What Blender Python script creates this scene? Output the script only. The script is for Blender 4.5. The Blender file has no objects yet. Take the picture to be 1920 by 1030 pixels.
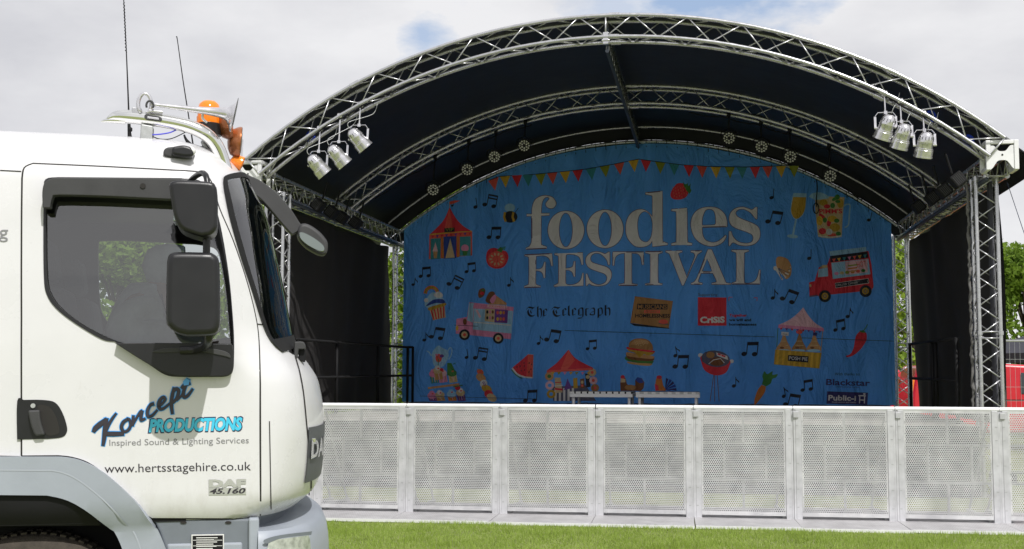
import bpy, bmesh, math, random
import numpy as np
from mathutils import Vector, Matrix
from mathutils.geometry import delaunay_2d_cdt
random.seed(7); rng = np.random.default_rng(7)
R = math.radians
# ------------------------------------------------------------------ camera, sky, sun
F = 2230.0; PITCH = .0788; ROLL = .0025; EYE = 1.6
sc = bpy.context.scene
cam = bpy.data.cameras.new('camera'); camo = bpy.data.objects.new('camera', cam)
sc.collection.objects.link(camo); sc.camera = camo
cam.sensor_width = 36; cam.lens = 36 * F / 1920; cam.clip_end = 2000
CR = Matrix.Rotation(math.pi / 2 + PITCH, 3, 'X') @ Matrix.Rotation(ROLL, 3, 'Z')
camo.matrix_world = Matrix.Translation((0, 0, EYE)) @ CR.to_4x4()
SUN_EL = 48.0; SUN_AZ = 25.0         # azimuth: degrees to the right of straight behind the camera
sun = bpy.data.lights.new('sun', 'SUN'); suno = bpy.data.objects.new('sun', sun)
sc.collection.objects.link(suno); sun.energy = 3.5; sun.angle = R(.55); sun.color = (1, .975, .94)
sd = Vector((math.sin(R(SUN_AZ)) * math.cos(R(SUN_EL)), -math.cos(R(SUN_AZ)) * math.cos(R(SUN_EL)), math.sin(R(SUN_EL))))
suno.rotation_euler = sd.to_track_quat('Z', 'Y').to_euler(); suno.location = (0, -5, 12)
sc.view_settings.view_transform = 'Standard'; sc.view_settings.look = 'None'
sc.view_settings.exposure = 0.0; sc.view_settings.gamma = 1
w = bpy.data.worlds.new('World'); sc.world = w; w.use_nodes = True
nt = w.node_tree; N = nt.nodes; L = nt.links
for n in list(N): N.remove(n)
def nd(tree, typ, **kw):
    n = tree.nodes.new(typ)
    for k, v in kw.items():
        if k.startswith('_'): setattr(n, k[1:], v)
        else:
            k2 = int(k[1:]) if k[0] == 'i' and k[1:].isdigit() else k.replace('0', ' ')
            n.inputs[k2].default_value = v
    return n
def mth(tree, op, a, b=None, c=None, clamp=False):
    n = tree.nodes.new('ShaderNodeMath'); n.operation = op; n.use_clamp = clamp
    for i, x in enumerate((a, b, c)):
        if x is None: continue
        if isinstance(x, (int, float)): n.inputs[i].default_value = x
        else: tree.links.new(x, n.inputs[i])
    return n.outputs[0]
sky = nd(nt, 'ShaderNodeTexSky', _sky_type='NISHITA', _sun_disc=False, _sun_elevation=R(SUN_EL), _sun_rotation=math.atan2(sd.x, sd.y))
tc = nd(nt, 'ShaderNodeTexCoord'); mp = nd(nt, 'ShaderNodeMapping'); mp.inputs['Scale'].default_value = (1, 1, 2.3)
L.new(tc.outputs['Generated'], mp.inputs['Vector'])
n1 = nd(nt, 'ShaderNodeTexNoise', Scale=2.6, Detail=8.0, Roughness=.55); L.new(mp.outputs[0], n1.inputs['Vector'])
n2 = nd(nt, 'ShaderNodeTexNoise', Scale=7.0, Detail=6.0, Roughness=.6); L.new(mp.outputs[0], n2.inputs['Vector'])
def ray(u, v):
    d = CR @ Vector(((u - 960) / F, -(v - 515) / F, -1)); return d
def blob(u, v, r):                    # soft gap in the cloud layer round one direction of the sky
    d = ray(u, v).normalized()
    vm = nd(nt, 'ShaderNodeVectorMath', _operation='DISTANCE'); L.new(tc.outputs['Generated'], vm.inputs[0]); vm.inputs[1].default_value = d
    x = mth(nt, 'DIVIDE', vm.outputs['Value'], r)
    x = mth(nt, 'ADD', x, mth(nt, 'MULTIPLY', mth(nt, 'SUBTRACT', n2.outputs[0], .5), 5.0))
    return mth(nt, 'SUBTRACT', 1.35, x, clamp=True)
g = mth(nt, 'MAXIMUM', mth(nt, 'MULTIPLY', blob(795, 62, .03), .75), mth(nt, 'MULTIPLY', blob(1350, -5, .06), .9))
g = mth(nt, 'MAXIMUM', g, mth(nt, 'MULTIPLY', blob(1130, 5, .04), .5))
g = mth(nt, 'MAXIMUM', g, mth(nt, 'MULTIPLY', mth(nt, 'SUBTRACT', n1.outputs[0], .64, clamp=True), 6, clamp=True))
cr = nd(nt, 'ShaderNodeValToRGB'); L.new(n1.outputs[0], cr.inputs[0])
cr.color_ramp.elements[0].position = .40; cr.color_ramp.elements[0].color = (6.5, 6.55, 6.95, 1)
cr.color_ramp.elements[1].position = .60; cr.color_ramp.elements[1].color = (8.6, 8.6, 8.8, 1)
mixb = nd(nt, 'ShaderNodeMix', _data_type='RGBA'); mixb.inputs[0].default_value = .5
L.new(sky.outputs[0], mixb.inputs[6]); mixb.inputs[7].default_value = (4.6, 6.4, 9.6, 1)
mx = nd(nt, 'ShaderNodeMix', _data_type='RGBA'); L.new(g, mx.inputs[0]); L.new(cr.outputs[0], mx.inputs[6]); L.new(mixb.outputs[2], mx.inputs[7])
bg = nd(nt, 'ShaderNodeBackground', Strength=.1); L.new(mx.outputs[2], bg.inputs[0])
wo = nd(nt, 'ShaderNodeOutputWorld'); L.new(bg.outputs[0], wo.inputs[0])
# ------------------------------------------------------------------ materials
MATS = {}
def mat(name, col, rough=.5, metal=0.0, var=.0, vscale=6.0, bump=0.0, bscale=40.0, coat=0.0, spec=None, emit=None):
    m = bpy.data.materials.new(name); m.use_nodes = True; MATS[name] = m
    t = m.node_tree; b = t.nodes['Principled BSDF']
    b.inputs['Base Color'].default_value = (*col, 1); b.inputs['Roughness'].default_value = rough
    b.inputs['Metallic'].default_value = metal; b.inputs['Coat Weight'].default_value = coat
    if spec is not None: b.inputs['Specular IOR Level'].default_value = spec
    tcn = t.nodes.new('ShaderNodeTexCoord')
    if var:
        nz = nd(t, 'ShaderNodeTexNoise', Scale=vscale, Detail=6.0, Roughness=.62); t.links.new(tcn.outputs['Object'], nz.inputs['Vector'])
        r = t.nodes.new('ShaderNodeValToRGB'); t.links.new(nz.outputs[0], r.inputs[0])
        r.color_ramp.elements[0].position = .32; r.color_ramp.elements[1].position = .7
        r.color_ramp.elements[0].color = (*[max(0, c * (1 - var)) for c in col], 1)
        r.color_ramp.elements[1].color = (*[min(1, c * (1 + var)) for c in col], 1)
        t.links.new(r.outputs[0], b.inputs['Base Color'])
        rr = mth(t, 'MULTIPLY_ADD', nz.outputs[0], .25, rough - .12); t.links.new(rr, b.inputs['Roughness'])
    if bump:
        nb = nd(t, 'ShaderNodeTexNoise', Scale=bscale, Detail=4.0); t.links.new(tcn.outputs['Object'], nb.inputs['Vector'])
        bp = nd(t, 'ShaderNodeBump', Strength=bump, Distance=.01); t.links.new(nb.outputs[0], bp.inputs['Height']); t.links.new(bp.outputs[0], b.inputs['Normal'])
    if emit:
        b.inputs['Emission Color'].default_value = (*emit[0], 1); b.inputs['Emission Strength'].default_value = emit[1]
    return m
white = mat('white_paint', (.69, .685, .70), .28, var=.035, vscale=2.2, coat=.25)
def grime(m):                         # road dirt low on the panels
    t = m.node_tree; b = t.nodes['Principled BSDF']; src = b.inputs['Base Color'].links[0].from_socket
    tcn = t.nodes.new('ShaderNodeTexCoord'); sx = t.nodes.new('ShaderNodeSeparateXYZ'); t.links.new(tcn.outputs['Object'], sx.inputs[0])
    n = nd(t, 'ShaderNodeTexNoise', Scale=14.0, Detail=8.0, Roughness=.75); mp = t.nodes.new('ShaderNodeMapping'); mp.inputs['Scale'].default_value = (1, 1, .35); t.links.new(tcn.outputs['Object'], mp.inputs[0]); t.links.new(mp.outputs[0], n.inputs['Vector'])
    low = mth(t, 'DIVIDE', mth(t, 'SUBTRACT', 1.28, sx.outputs[2]), .36, clamp=True); spk = mth(t, 'MULTIPLY', mth(t, 'SUBTRACT', n.outputs[0], .47, clamp=True), 5, clamp=True)
    f = mth(t, 'ADD', mth(t, 'MULTIPLY', mth(t, 'MULTIPLY', low, spk), .20), mth(t, 'MULTIPLY', mth(t, 'SUBTRACT', n.outputs[0], .66, clamp=True), 1.6), clamp=True)
    mx = nd(t, 'ShaderNodeMix', _data_type='RGBA'); t.links.new(f, mx.inputs[0]); t.links.new(src, mx.inputs[6]); mx.inputs[7].default_value = (.30, .25, .19, 1); t.links.new(mx.outputs[2], b.inputs['Base Color'])
grime(white)
dark_gap = mat('dark_gap', (.02, .018, .016), .8)
plastic = mat('black_plastic', (.012, .012, .014), .34, var=.12, vscale=9, bump=.05, bscale=300)
plastic2 = mat('grey_plastic', (.042, .042, .044), .55, var=.15, vscale=7, bump=.06, bscale=200)
rubber = mat('rubber', (.014, .014, .015), .75, var=.1, spec=.25)
tyrem = mat('tyre_rubber', (.06, .05, .04), .9, var=.35, vscale=18, bump=.6, bscale=60)
cabgrey = mat('grey_trim_paint', (.33, .36, .41), .42, var=.06, vscale=4)
cabgrey2 = mat('dark_grey_trim', (.17, .19, .22), .5, var=.08)
void = mat('cab_interior', (.035, .036, .038), .8, var=.15)
seatm = mat('seat_cloth', (.06, .062, .068), .9, var=.3, vscale=30)
chrome = mat('chrome', (.86, .86, .84), .10, 1.0)
alu = mat('aluminium_tube', (.56, .56, .58), .28, .75, var=.1, vscale=14)
aluw = mat('aluminium_block', (.8, .8, .81), .5, .15, var=.05)
alub = mat('barrier_aluminium', (.60, .60, .62), .42, .35, var=.16, vscale=5)
castm = mat('polished_can', (.70, .69, .72), .2, .75, var=.1, vscale=20)
steel = mat('galvanised_steel', (.45, .46, .46), .45, .4, var=.15, vscale=20)
amber = mat('amber_lens', (.95, .24, .01), .15, coat=.5)
copper = mat('orange_lamp_shell', (.36, .12, .04), .25, .5, var=.15, coat=.4)
blackm = mat('black_metal', (.008, .008, .009), .65, .0, var=.2, spec=.25)
pvc = mat('roof_fabric', (.006, .007, .011), .5, var=.35, vscale=.8, bump=.9, bscale=2.2)
pvcedge = mat('roof_hem', (.35, .35, .37), .5, var=.1)
curtain = mat('black_drape', (.024, .022, .022), .92, var=.25, vscale=1.4, bump=.6, bscale=4)
deckm = mat('pale_bounce_ply', (.34, .32, .30), .8, var=.3, vscale=5)  # pale tone chosen to bounce fill light up onto the backdrop
navy = mat('navy_webbing', (.02, .028, .07), .7)
blue_s = mat('blue_sling', (.02, .06, .5), .7)
whitepl = mat('white_plastic', (.75, .75, .74), .5)
badge = mat('silver_badge', (.62, .62, .62), .3, .6)
skin_m = mat('skin', (.42, .25, .18), .6)
hoodie = mat('grey_cloth', (.66, .69, .70), .95, var=.15, vscale=10)
jeans = mat('blue_cloth', (.02, .12, .5), .9, var=.2)
redp = mat('red_paint', (.62, .012, .03), .3, var=.04, coat=.5)
bark = mat('bark', (.07, .05, .035), .9, var=.3, vscale=12, bump=.6)
canopyd = mat('gazebo_cloth', (.045, .045, .06), .85, var=.1)
def glass_mat(name, tint, ior=1.6, rough=0.0, refl=(1, 1, 1)):
    m = bpy.data.materials.new(name); m.use_nodes = True; t = m.node_tree
    for n in list(t.nodes): t.nodes.remove(n)
    fr = nd(t, 'ShaderNodeFresnel', IOR=ior); tr = nd(t, 'ShaderNodeBsdfTransparent'); tr.inputs[0].default_value = (*tint, 1)
    gl = nd(t, 'ShaderNodeBsdfGlossy', Roughness=rough); gl.inputs[0].default_value = (*refl, 1)
    ms = t.nodes.new('ShaderNodeMixShader'); t.links.new(fr.outputs[0], ms.inputs[0]); t.links.new(tr.outputs[0], ms.inputs[1]); t.links.new(gl.outputs[0], ms.inputs[2])
    o = t.nodes.new('ShaderNodeOutputMaterial'); t.links.new(ms.outputs[0], o.inputs[0]); MATS[name] = m
    return m
sideglass = glass_mat('side_glass', (.66, .71, .71), 2.3)
ambglass = glass_mat('amber_dome', (1.0, .30, .02), 1.9, 0.05)
wsglass = glass_mat('windscreen_glass', (.6, .72, .72), 2.3)
def leafmat(name, c1, c2, trans):
    m = bpy.data.materials.new(name); m.use_nodes = True; t = m.node_tree
    b = t.nodes['Principled BSDF']; b.inputs['Roughness'].default_value = .55; b.inputs['Specular IOR Level'].default_value = .25
    tcn = t.nodes.new('ShaderNodeTexCoord'); nz = nd(t, 'ShaderNodeTexNoise', Scale=1.9, Detail=7.0, Roughness=.75); t.links.new(tcn.outputs['Object'], nz.inputs['Vector'])
    r = t.nodes.new('ShaderNodeValToRGB'); t.links.new(nz.outputs[0], r.inputs[0])
    r.color_ramp.elements[0].position = .35; r.color_ramp.elements[1].position = .68
    r.color_ramp.elements[0].color = (*c1, 1); r.color_ramp.elements[1].color = (*c2, 1); t.links.new(r.outputs[0], b.inputs['Base Color'])
    tl = t.nodes.new('ShaderNodeBsdfTranslucent'); t.links.new(r.outputs[0], tl.inputs[0])
    ms = t.nodes.new('ShaderNodeMixShader'); ms.inputs[0].default_value = trans
    t.links.new(b.outputs[0], ms.inputs[1]); t.links.new(tl.outputs[0], ms.inputs[2]); t.links.new(ms.outputs[0], t.nodes['Material Output'].inputs[0])
    return m
leafm = leafmat('leaves', (.13, .23, .02), (.36, .48, .06), .45)
mirror_m = mat('mirror_face', (.30, .34, .31), .04, 1.0)
leafm2 = leafmat('leaves_dark', (.10, .19, .02), (.28, .40, .05), .45)
# ------------------------------------------------------------------ object helpers
COL = sc.collection
def tag(o, label=None, cat=None, group=None, kind=None):
    if label: o['label'] = label
    if cat: o['category'] = cat
    if group: o['group'] = group
    if kind: o['kind'] = kind
    return o
def empty(name, loc=(0, 0, 0), rz=0, rot=None):
    o = bpy.data.objects.new(name, None); COL.objects.link(o); o.location = loc
    o.rotation_euler = rot if rot else (0, 0, rz); o.empty_display_size = .2
    return o
def copy_tree(o, parent=None):
    c = o.copy(); COL.objects.link(c); c.parent = parent
    for ch in [x for x in ALL if x.parent == o]:
        copy_tree(ch, c)
    return c
ALL = []
def link_mesh(name, V, Fc, m, parent=None, smooth=False, mi=None, bevel=0, angle=None):
    me = bpy.data.meshes.new(name); me.from_pydata([tuple(v) for v in V], [], [tuple(f) for f in Fc])
    for x in (m if isinstance(m, (list, tuple)) else [m]): me.materials.append(x)
    if mi is not None: me.polygons.foreach_set('material_index', mi)
    if smooth: me.polygons.foreach_set('use_smooth', [True] * len(me.polygons))
    me.update()
    o = bpy.data.objects.new(name, me); COL.objects.link(o); o.parent = parent; ALL.append(o)
    if smooth and angle is not None:
        me.set_sharp_from_angle(angle=R(angle))
    if bevel:
        b = o.modifiers.new('bevel', 'BEVEL'); b.width = bevel; b.segments = 3; b.limit_method = 'ANGLE'; b.angle_limit = R(40)
    return o
class MB:
    def __init__(s): s.v = []; s.f = []; s.mi = []
    def add(s, V, Fc, mi=0, M=None):
        n = len(s.v)
        s.v += [tuple(M @ Vector(v)) if M is not None else tuple(v) for v in V]
        s.f += [tuple(i + n for i in f) for f in Fc]; s.mi += [mi] * len(Fc); return s
    def box(s, x0, x1, y0, y1, z0, z1, mi=0, M=None):
        V = [(x, y, z) for z in (z0, z1) for y in (y0, y1) for x in (x0, x1)]
        return s.add(V, [(0, 2, 3, 1), (4, 5, 7, 6), (0, 1, 5, 4), (2, 6, 7, 3), (0, 4, 6, 2), (1, 3, 7, 5)], mi, M)
    def tube(s, P, r, n=8, mi=0, M=None, caps=True, closed=False):
        P = [Vector(p) for p in P]; k = len(P); rr = r if isinstance(r, (list, tuple)) else [r] * k
        V = []; up = None
        for i in range(k):
            d = (P[(i + 1) % k] - P[i - 1]) if closed else (P[min(i + 1, k - 1)] - P[max(i - 1, 0)])
            d = d.normalized() if d.length > 1e-9 else Vector((0, 0, 1))
            if up is None:
                up = Vector((0, 0, 1)) if abs(d.z) < .9 else Vector((1, 0, 0))
            a = d.cross(up).normalized(); b = a.cross(d).normalized(); up = b
            for j in range(n):
                t = 2 * math.pi * j / n; V.append(P[i] + (a * math.cos(t) + b * math.sin(t)) * rr[i])
        Fc = []
        for i in range(k if closed else k - 1):
            i2 = (i + 1) % k
            for j in range(n):
                j2 = (j + 1) % n; Fc.append((i * n + j, i * n + j2, i2 * n + j2, i2 * n + j))
        if caps and not closed: Fc += [tuple(range(n))[::-1], tuple((k - 1) * n + j for j in range(n))]
        return s.add(V, Fc, mi, M)
    def lathe(s, prof, n=20, mi=0, M=None):      # prof: (r, z) pairs about local z
        V = []; Fc = []
        for r, z in prof:
            for j in range(n):
                t = 2 * math.pi * j / n; V.append((r * math.cos(t), r * math.sin(t), z))
        for i in range(len(prof) - 1):
            for j in range(n):
                j2 = (j + 1) % n; Fc.append((i * n + j, i * n + j2, (i + 1) * n + j2, (i + 1) * n + j))
        Fc += [tuple(range(n))[::-1], tuple((len(prof) - 1) * n + j for j in range(n))]
        return s.add(V, Fc, mi, M)
    def prism(s, poly, y0, y1, mi=0, M=None, axis='y'):   # poly in (x,z), extruded along y
        k = len(poly)
        if axis == 'y': V = [(p[0], y0, p[1]) for p in poly] + [(p[0], y1, p[1]) for p in poly]
        elif axis == 'z': V = [(p[0], p[1], y0) for p in poly] + [(p[0], p[1], y1) for p in poly]
        else: V = [(y0, p[0], p[1]) for p in poly] + [(y1, p[0], p[1]) for p in poly]
        Fc = [tuple(range(k)), tuple(range(2 * k - 1, k - 1, -1))] + [((i + 1) % k, i, i + k, (i + 1) % k + k) for i in range(k)]
        return s.add(V, Fc, mi, M)
    def build(s, name, m, parent=None, smooth=False, bevel=0, angle=None):
        o = link_mesh(name, s.v, s.f, m, parent, smooth, s.mi, bevel, angle)
        if not smooth or angle is not None or True:
            bm = bmesh.new(); bm.from_mesh(o.data); bmesh.ops.recalc_face_normals(bm, faces=bm.faces); bm.to_mesh(o.data); bm.free()
            if smooth and angle is not None: o.data.set_sharp_from_angle(angle=R(angle))
        return o
def ctr(cx, cy, rx, ry, n=20, rot=0):
    c, s_ = math.cos(rot), math.sin(rot)
    return [(cx + rx * math.cos(t) * c - ry * math.sin(t) * s_, cy + rx * math.cos(t) * s_ + ry * math.sin(t) * c) for t in [2 * math.pi * i / n for i in range(n)]]
def parse(st):
    out = []
    for tok in st.split():
        c = tok.endswith('!'); a, b = tok.rstrip('!').split(','); out.append((float(a), float(b), c))
    return out
def smooth_path(pts, closed=True, sub=5):
    """points (x, y[, corner]); Catmull-Rom through the smooth ones, breaking at corners"""
    P = [(p[0], p[1]) for p in pts]; C = [len(p) > 2 and bool(p[2]) for p in pts]; n = len(P); out = []
    rngi = range(n) if closed else range(n - 1)
    for i in rngi:
        j = (i + 1) % n
        p1, p2 = P[i], P[j]
        if C[i] and C[j]: out.append(p1); continue
        p0 = p1 if (C[i] or (not closed and i == 0)) else P[i - 1]
        p3 = p2 if (C[j] or (not closed and j == n - 1)) else P[(j + 1) % n]
        for k in range(sub):
            t = k / sub; t2 = t * t; t3 = t2 * t
            out.append(tuple(.5 * (2 * p1[a] + (p2[a] - p0[a]) * t + (2 * p0[a] - 5 * p1[a] + 4 * p2[a] - p3[a]) * t2 + (3 * p1[a] - p0[a] - 3 * p2[a] + p3[a]) * t3) for a in (0, 1)))
    if not closed: out.append(P[-1])
    return out
def SP(st, closed=True, sub=5): return smooth_path(parse(st), closed, sub)
def ribbon(pts, wd):
    """outline polygon of a stroke along pts; wd a width or a list"""
    n = len(pts); ws = wd if isinstance(wd, (list, tuple)) else [wd] * n
    if len(ws) != n: ws = list(np.interp(np.linspace(0, 1, n), np.linspace(0, 1, len(ws)), ws))
    A = []; B = []
    for i in range(n):
        a = pts[max(i - 1, 0)]; b = pts[min(i + 1, n - 1)]; dx, dy = b[0] - a[0], b[1] - a[1]; l = math.hypot(dx, dy) or 1
        nx, ny = -dy / l * ws[i] / 2, dx / l * ws[i] / 2
        A.append((pts[i][0] + nx, pts[i][1] + ny)); B.append((pts[i][0] - nx, pts[i][1] - ny))
    return A, B
def pip(pts, loops):
    pts = np.asarray(pts); ins = np.zeros(len(pts), bool)
    for lp in loops:
        a = np.asarray(lp); b = np.roll(a, -1, 0)
        for (x1, y1), (x2, y2) in zip(a, b):
            if y1 == y2: continue
            c = (y1 > pts[:, 1]) != (y2 > pts[:, 1])
            xi = (x2 - x1) * (pts[:, 1] - y1) / (y2 - y1) + x1
            ins ^= c & (pts[:, 0] < xi)
    return ins
def fill(loops, step=None):
    """triangulate even-odd loops; step adds edge and interior points so the sheet can bend"""
    V = []; E = []
    for lp in loops:
        q = []
        for i, p in enumerate(lp):
            p2 = lp[(i + 1) % len(lp)]; l = math.hypot(p2[0] - p[0], p2[1] - p[1])
            if l < 1e-7: continue
            k = max(1, int(math.ceil(l / step))) if step else 1
            for j in range(k): q.append((p[0] + (p2[0] - p[0]) * j / k, p[1] + (p2[1] - p[1]) * j / k))
        n0 = len(V); V += q; E += [(n0 + i, n0 + (i + 1) % len(q)) for i in range(len(q))]
    if step:
        a = np.asarray(V); x0, y0 = a.min(0); x1, y1 = a.max(0)
        if (x1 - x0) > step or (y1 - y0) > step:
            gx, gy = np.meshgrid(np.arange(x0 + step / 2, x1, step), np.arange(y0 + step / 2, y1, step)); g_ = np.c_[gx.ravel(), gy.ravel()]
            if len(g_): g_ = g_[pip(g_, loops)]; V += [tuple(p) for p in g_]
    r = delaunay_2d_cdt([Vector(p) for p in V], E, [], 0, 1e-7)
    vo = [(p.x, p.y) for p in r[0]]; T = [tuple(f) for f in r[2]]
    if not T: return vo, []
    a = np.asarray(vo); c = np.array([a[list(t)].mean(0) for t in T]); k = pip(c, loops)
    return vo, [t for t, q in zip(T, k) if q]
def text_tris(s, shear=0, bold=0, spacing=1.0):
    cu = bpy.data.curves.new('txt', 'FONT'); cu.body = s; cu.shear = shear; cu.offset = bold; cu.resolution_u = 3; cu.space_character = spacing
    o = bpy.data.objects.new('txt', cu); COL.objects.link(o)
    me = o.to_mesh(); V = [(v.co.x, v.co.y) for v in me.vertices]; T = [tuple(p.vertices) for p in me.polygons]
    o.to_mesh_clear(); bpy.data.objects.remove(o); bpy.data.curves.remove(cu)
    return V, T
CAPH = None
def text_px(s, u0, v0, u1, v1, cap, shear=0, bold=0, sx=None):
    """text with its baseline from (u0,v0) to (u1,v1) in photo units and capitals cap high"""
    global CAPH
    if CAPH is None: CAPH = max(y for x, y in text_tris('H')[0])
    V, T = text_tris(s, shear, bold); xs = [p[0] for p in V]; x0, x1 = min(xs), max(xs)
    k = cap / CAPH; out = []
    dx, dy = u1 - u0, v1 - v0; l = math.hypot(dx, dy); nx, ny = dy / l, -dx / l
    for x, y in V:
        a = (x - x0) / (x1 - x0); out.append((u0 + dx * a + nx * y * k, v0 + dy * a + ny * y * k))
    return out, T
# ------------------------------------------------------------------ ground
def ground_mat():
    m = bpy.data.materials.new('grass_ground'); m.use_nodes = True; t = m.node_tree; b = t.nodes['Principled BSDF']
    tcn = t.nodes.new('ShaderNodeTexCoord'); n1 = nd(t, 'ShaderNodeTexNoise', Scale=1.3, Detail=8.0, Roughness=.7); n2 = nd(t, 'ShaderNodeTexNoise', Scale=55.0, Detail=3.0)
    for n in (n1, n2): t.links.new(tcn.outputs['Object'], n.inputs['Vector'])
    r = t.nodes.new('ShaderNodeValToRGB'); x = mth(t, 'MULTIPLY_ADD', n2.outputs[0], .5, mth(t, 'MULTIPLY', n1.outputs[0], .5)); t.links.new(x, r.inputs[0])
    r.color_ramp.elements[0].position = .33; r.color_ramp.elements[1].position = .68
    r.color_ramp.elements[0].color = (.12, .15, .04, 1); r.color_ramp.elements[1].color = (.30, .34, .12, 1)
    t.links.new(r.outputs[0], b.inputs['Base Color']); b.inputs['Roughness'].default_value = .9
    return m
gm = ground_mat()
gV = []; gn = 24
link_mesh('ground', [(-300, -60, 0), (300, -60, 0), (300, 500, 0), (-300, 500, 0)], [(0, 1, 2, 3)], gm)
tag(bpy.data.objects['ground'], kind='structure')
# ------------------------------------------------------------------ stage frame of reference
TH = .164; SC = Vector((1.32, 15.87, 0)); YB = 6.8; YF = -.50; YM = 3.45
ARC_R = 7.41; ARC_TOP = 5.92
SM = Matrix.Translation(SC) @ Matrix.Rotation(-TH, 4, 'Z'); SMI = SM.inverted()
def s_ray(u, v):
    o = SMI @ Vector((0, 0, EYE)); d = SMI.to_3x3() @ ray(u, v); return o, d
def s_on_y(u, v, y):
    o, d = s_ray(u, v); t = (y - o.y) / d.y; p = o + d * t; return p
def s_on_x(u, v, x):
    o, d = s_ray(u, v); t = (x - o.x) / d.x; return o + d * t
def arc_z(x, dr=0.0):
    r = ARC_R + dr; c = ARC_TOP - ARC_R; return c + math.sqrt(max(0, r * r - x * x))
def arc_path(dr, y, xa=-4.72, xb=4.72, n=44):
    a0 = math.asin(xa / ARC_R); a1 = math.asin(xb / ARC_R); c = ARC_TOP - ARC_R; r = ARC_R + dr
    return [Vector((r * math.sin(a0 + (a1 - a0) * i / n), y, c + r * math.cos(a0 + (a1 - a0) * i / n))) for i in range(n + 1)]
stage = empty('stage_canopy', SC, -TH)
tag(stage, 'arched black roofed stage canopy on silver lattice truss arches and towers', 'stage canopy')
def arch(name, y, seg, rt=.026, rd=.0095, w_=.285, label=None):
    ch = MB(); 
    for dr in (0, w_):
        for yy in (y - w_ / 2, y + w_ / 2): ch.tube(arc_path(dr, yy), rt, 10)
    for k in range(9):                                  # spigot joints between the truss sections
        i = 2 + k * 5
        for dr in (0, w_):
            for yy in (y - w_ / 2, y + w_ / 2):
                P = arc_path(dr, yy)
                if k in (1, 4, 7): ch.tube([P[i] + (P[i + 1] - P[i]) * .2, P[i] + (P[i + 1] - P[i]) * .75], rt * 1.35, 10)
    o = ch.build(name, alu, stage, True, angle=40)
    br = MB(); A = {}
    for dr in (0, w_):
        for s_, yy in ((0, y - w_ / 2), (1, y + w_ / 2)): A[(dr > 0, s_)] = arc_path(dr, yy, n=seg)
    for i in range(seg):
        for s_ in (0, 1):
            P, Q = (A[(False, s_)], A[(True, s_)]); e = (i + s_) % 2
            br.tube([P[i], Q[i + 1]] if e else [Q[i], P[i + 1]], rd, 6)
        for t_ in (False, True):
            P, Q = A[(t_, 0)], A[(t_, 1)]; br.tube([P[i], Q[i + 1]] if (i % 2) else [Q[i], P[i + 1]], rd, 6)
    mid = seg // 2
    for i in (0, mid, seg):
        for s_ in (0, 1): br.tube([A[(False, s_)][i], A[(True, s_)][i]], rd * 1.3, 6)
    br.build('bracing', alu, o, True)
    return o
arch('arch_truss', YF, 30); arch('arch_truss', YM, 30); arch('arch_truss', YB, 30)
def lattice(name, p0, p1, side, up, w_, seg, rt=.025, rd=.009, m=alu, twist=0, parent=None):
    """straight box truss; side and up are unit vectors across it"""
    p0, p1, side, up = map(Vector, (p0, p1, side, up)); parent = parent or stage
    cs = [(-1, -1), (1, -1), (1, 1), (-1, 1)]
    def P(i, t): return p0 + (p1 - p0) * t + side * (cs[i][0] * w_ / 2) + up * (cs[i][1] * w_ / 2)
    ch = MB()
    for i in range(4):
        ch.tube([P(i, 0), P(i, 1)], rt, 10)
        for q in (.002, .5, .985): ch.tube([P(i, q), P(i, q + .012)], rt * 1.4, 10)
    o = ch.build(name, m, parent, True, angle=40)
    br = MB()
    for k in range(seg):
        for i in range(4):
            j = (i + 1) % 4; e = (k + i * twist) % 2
            br.tube([P(i, k / seg), P(j, (k + 1) / seg)] if e else [P(j, k / seg), P(i, (k + 1) / seg)], rd, 6)
    for k in (0, .49, .51, 1):
        for i in range(4): br.tube([P(i, k), P((i + 1) % 4, k)], rd * 1.2, 6)
    br.build('bracing', m, o, True)
    return o
CX = (-4.68, 4.78)
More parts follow.
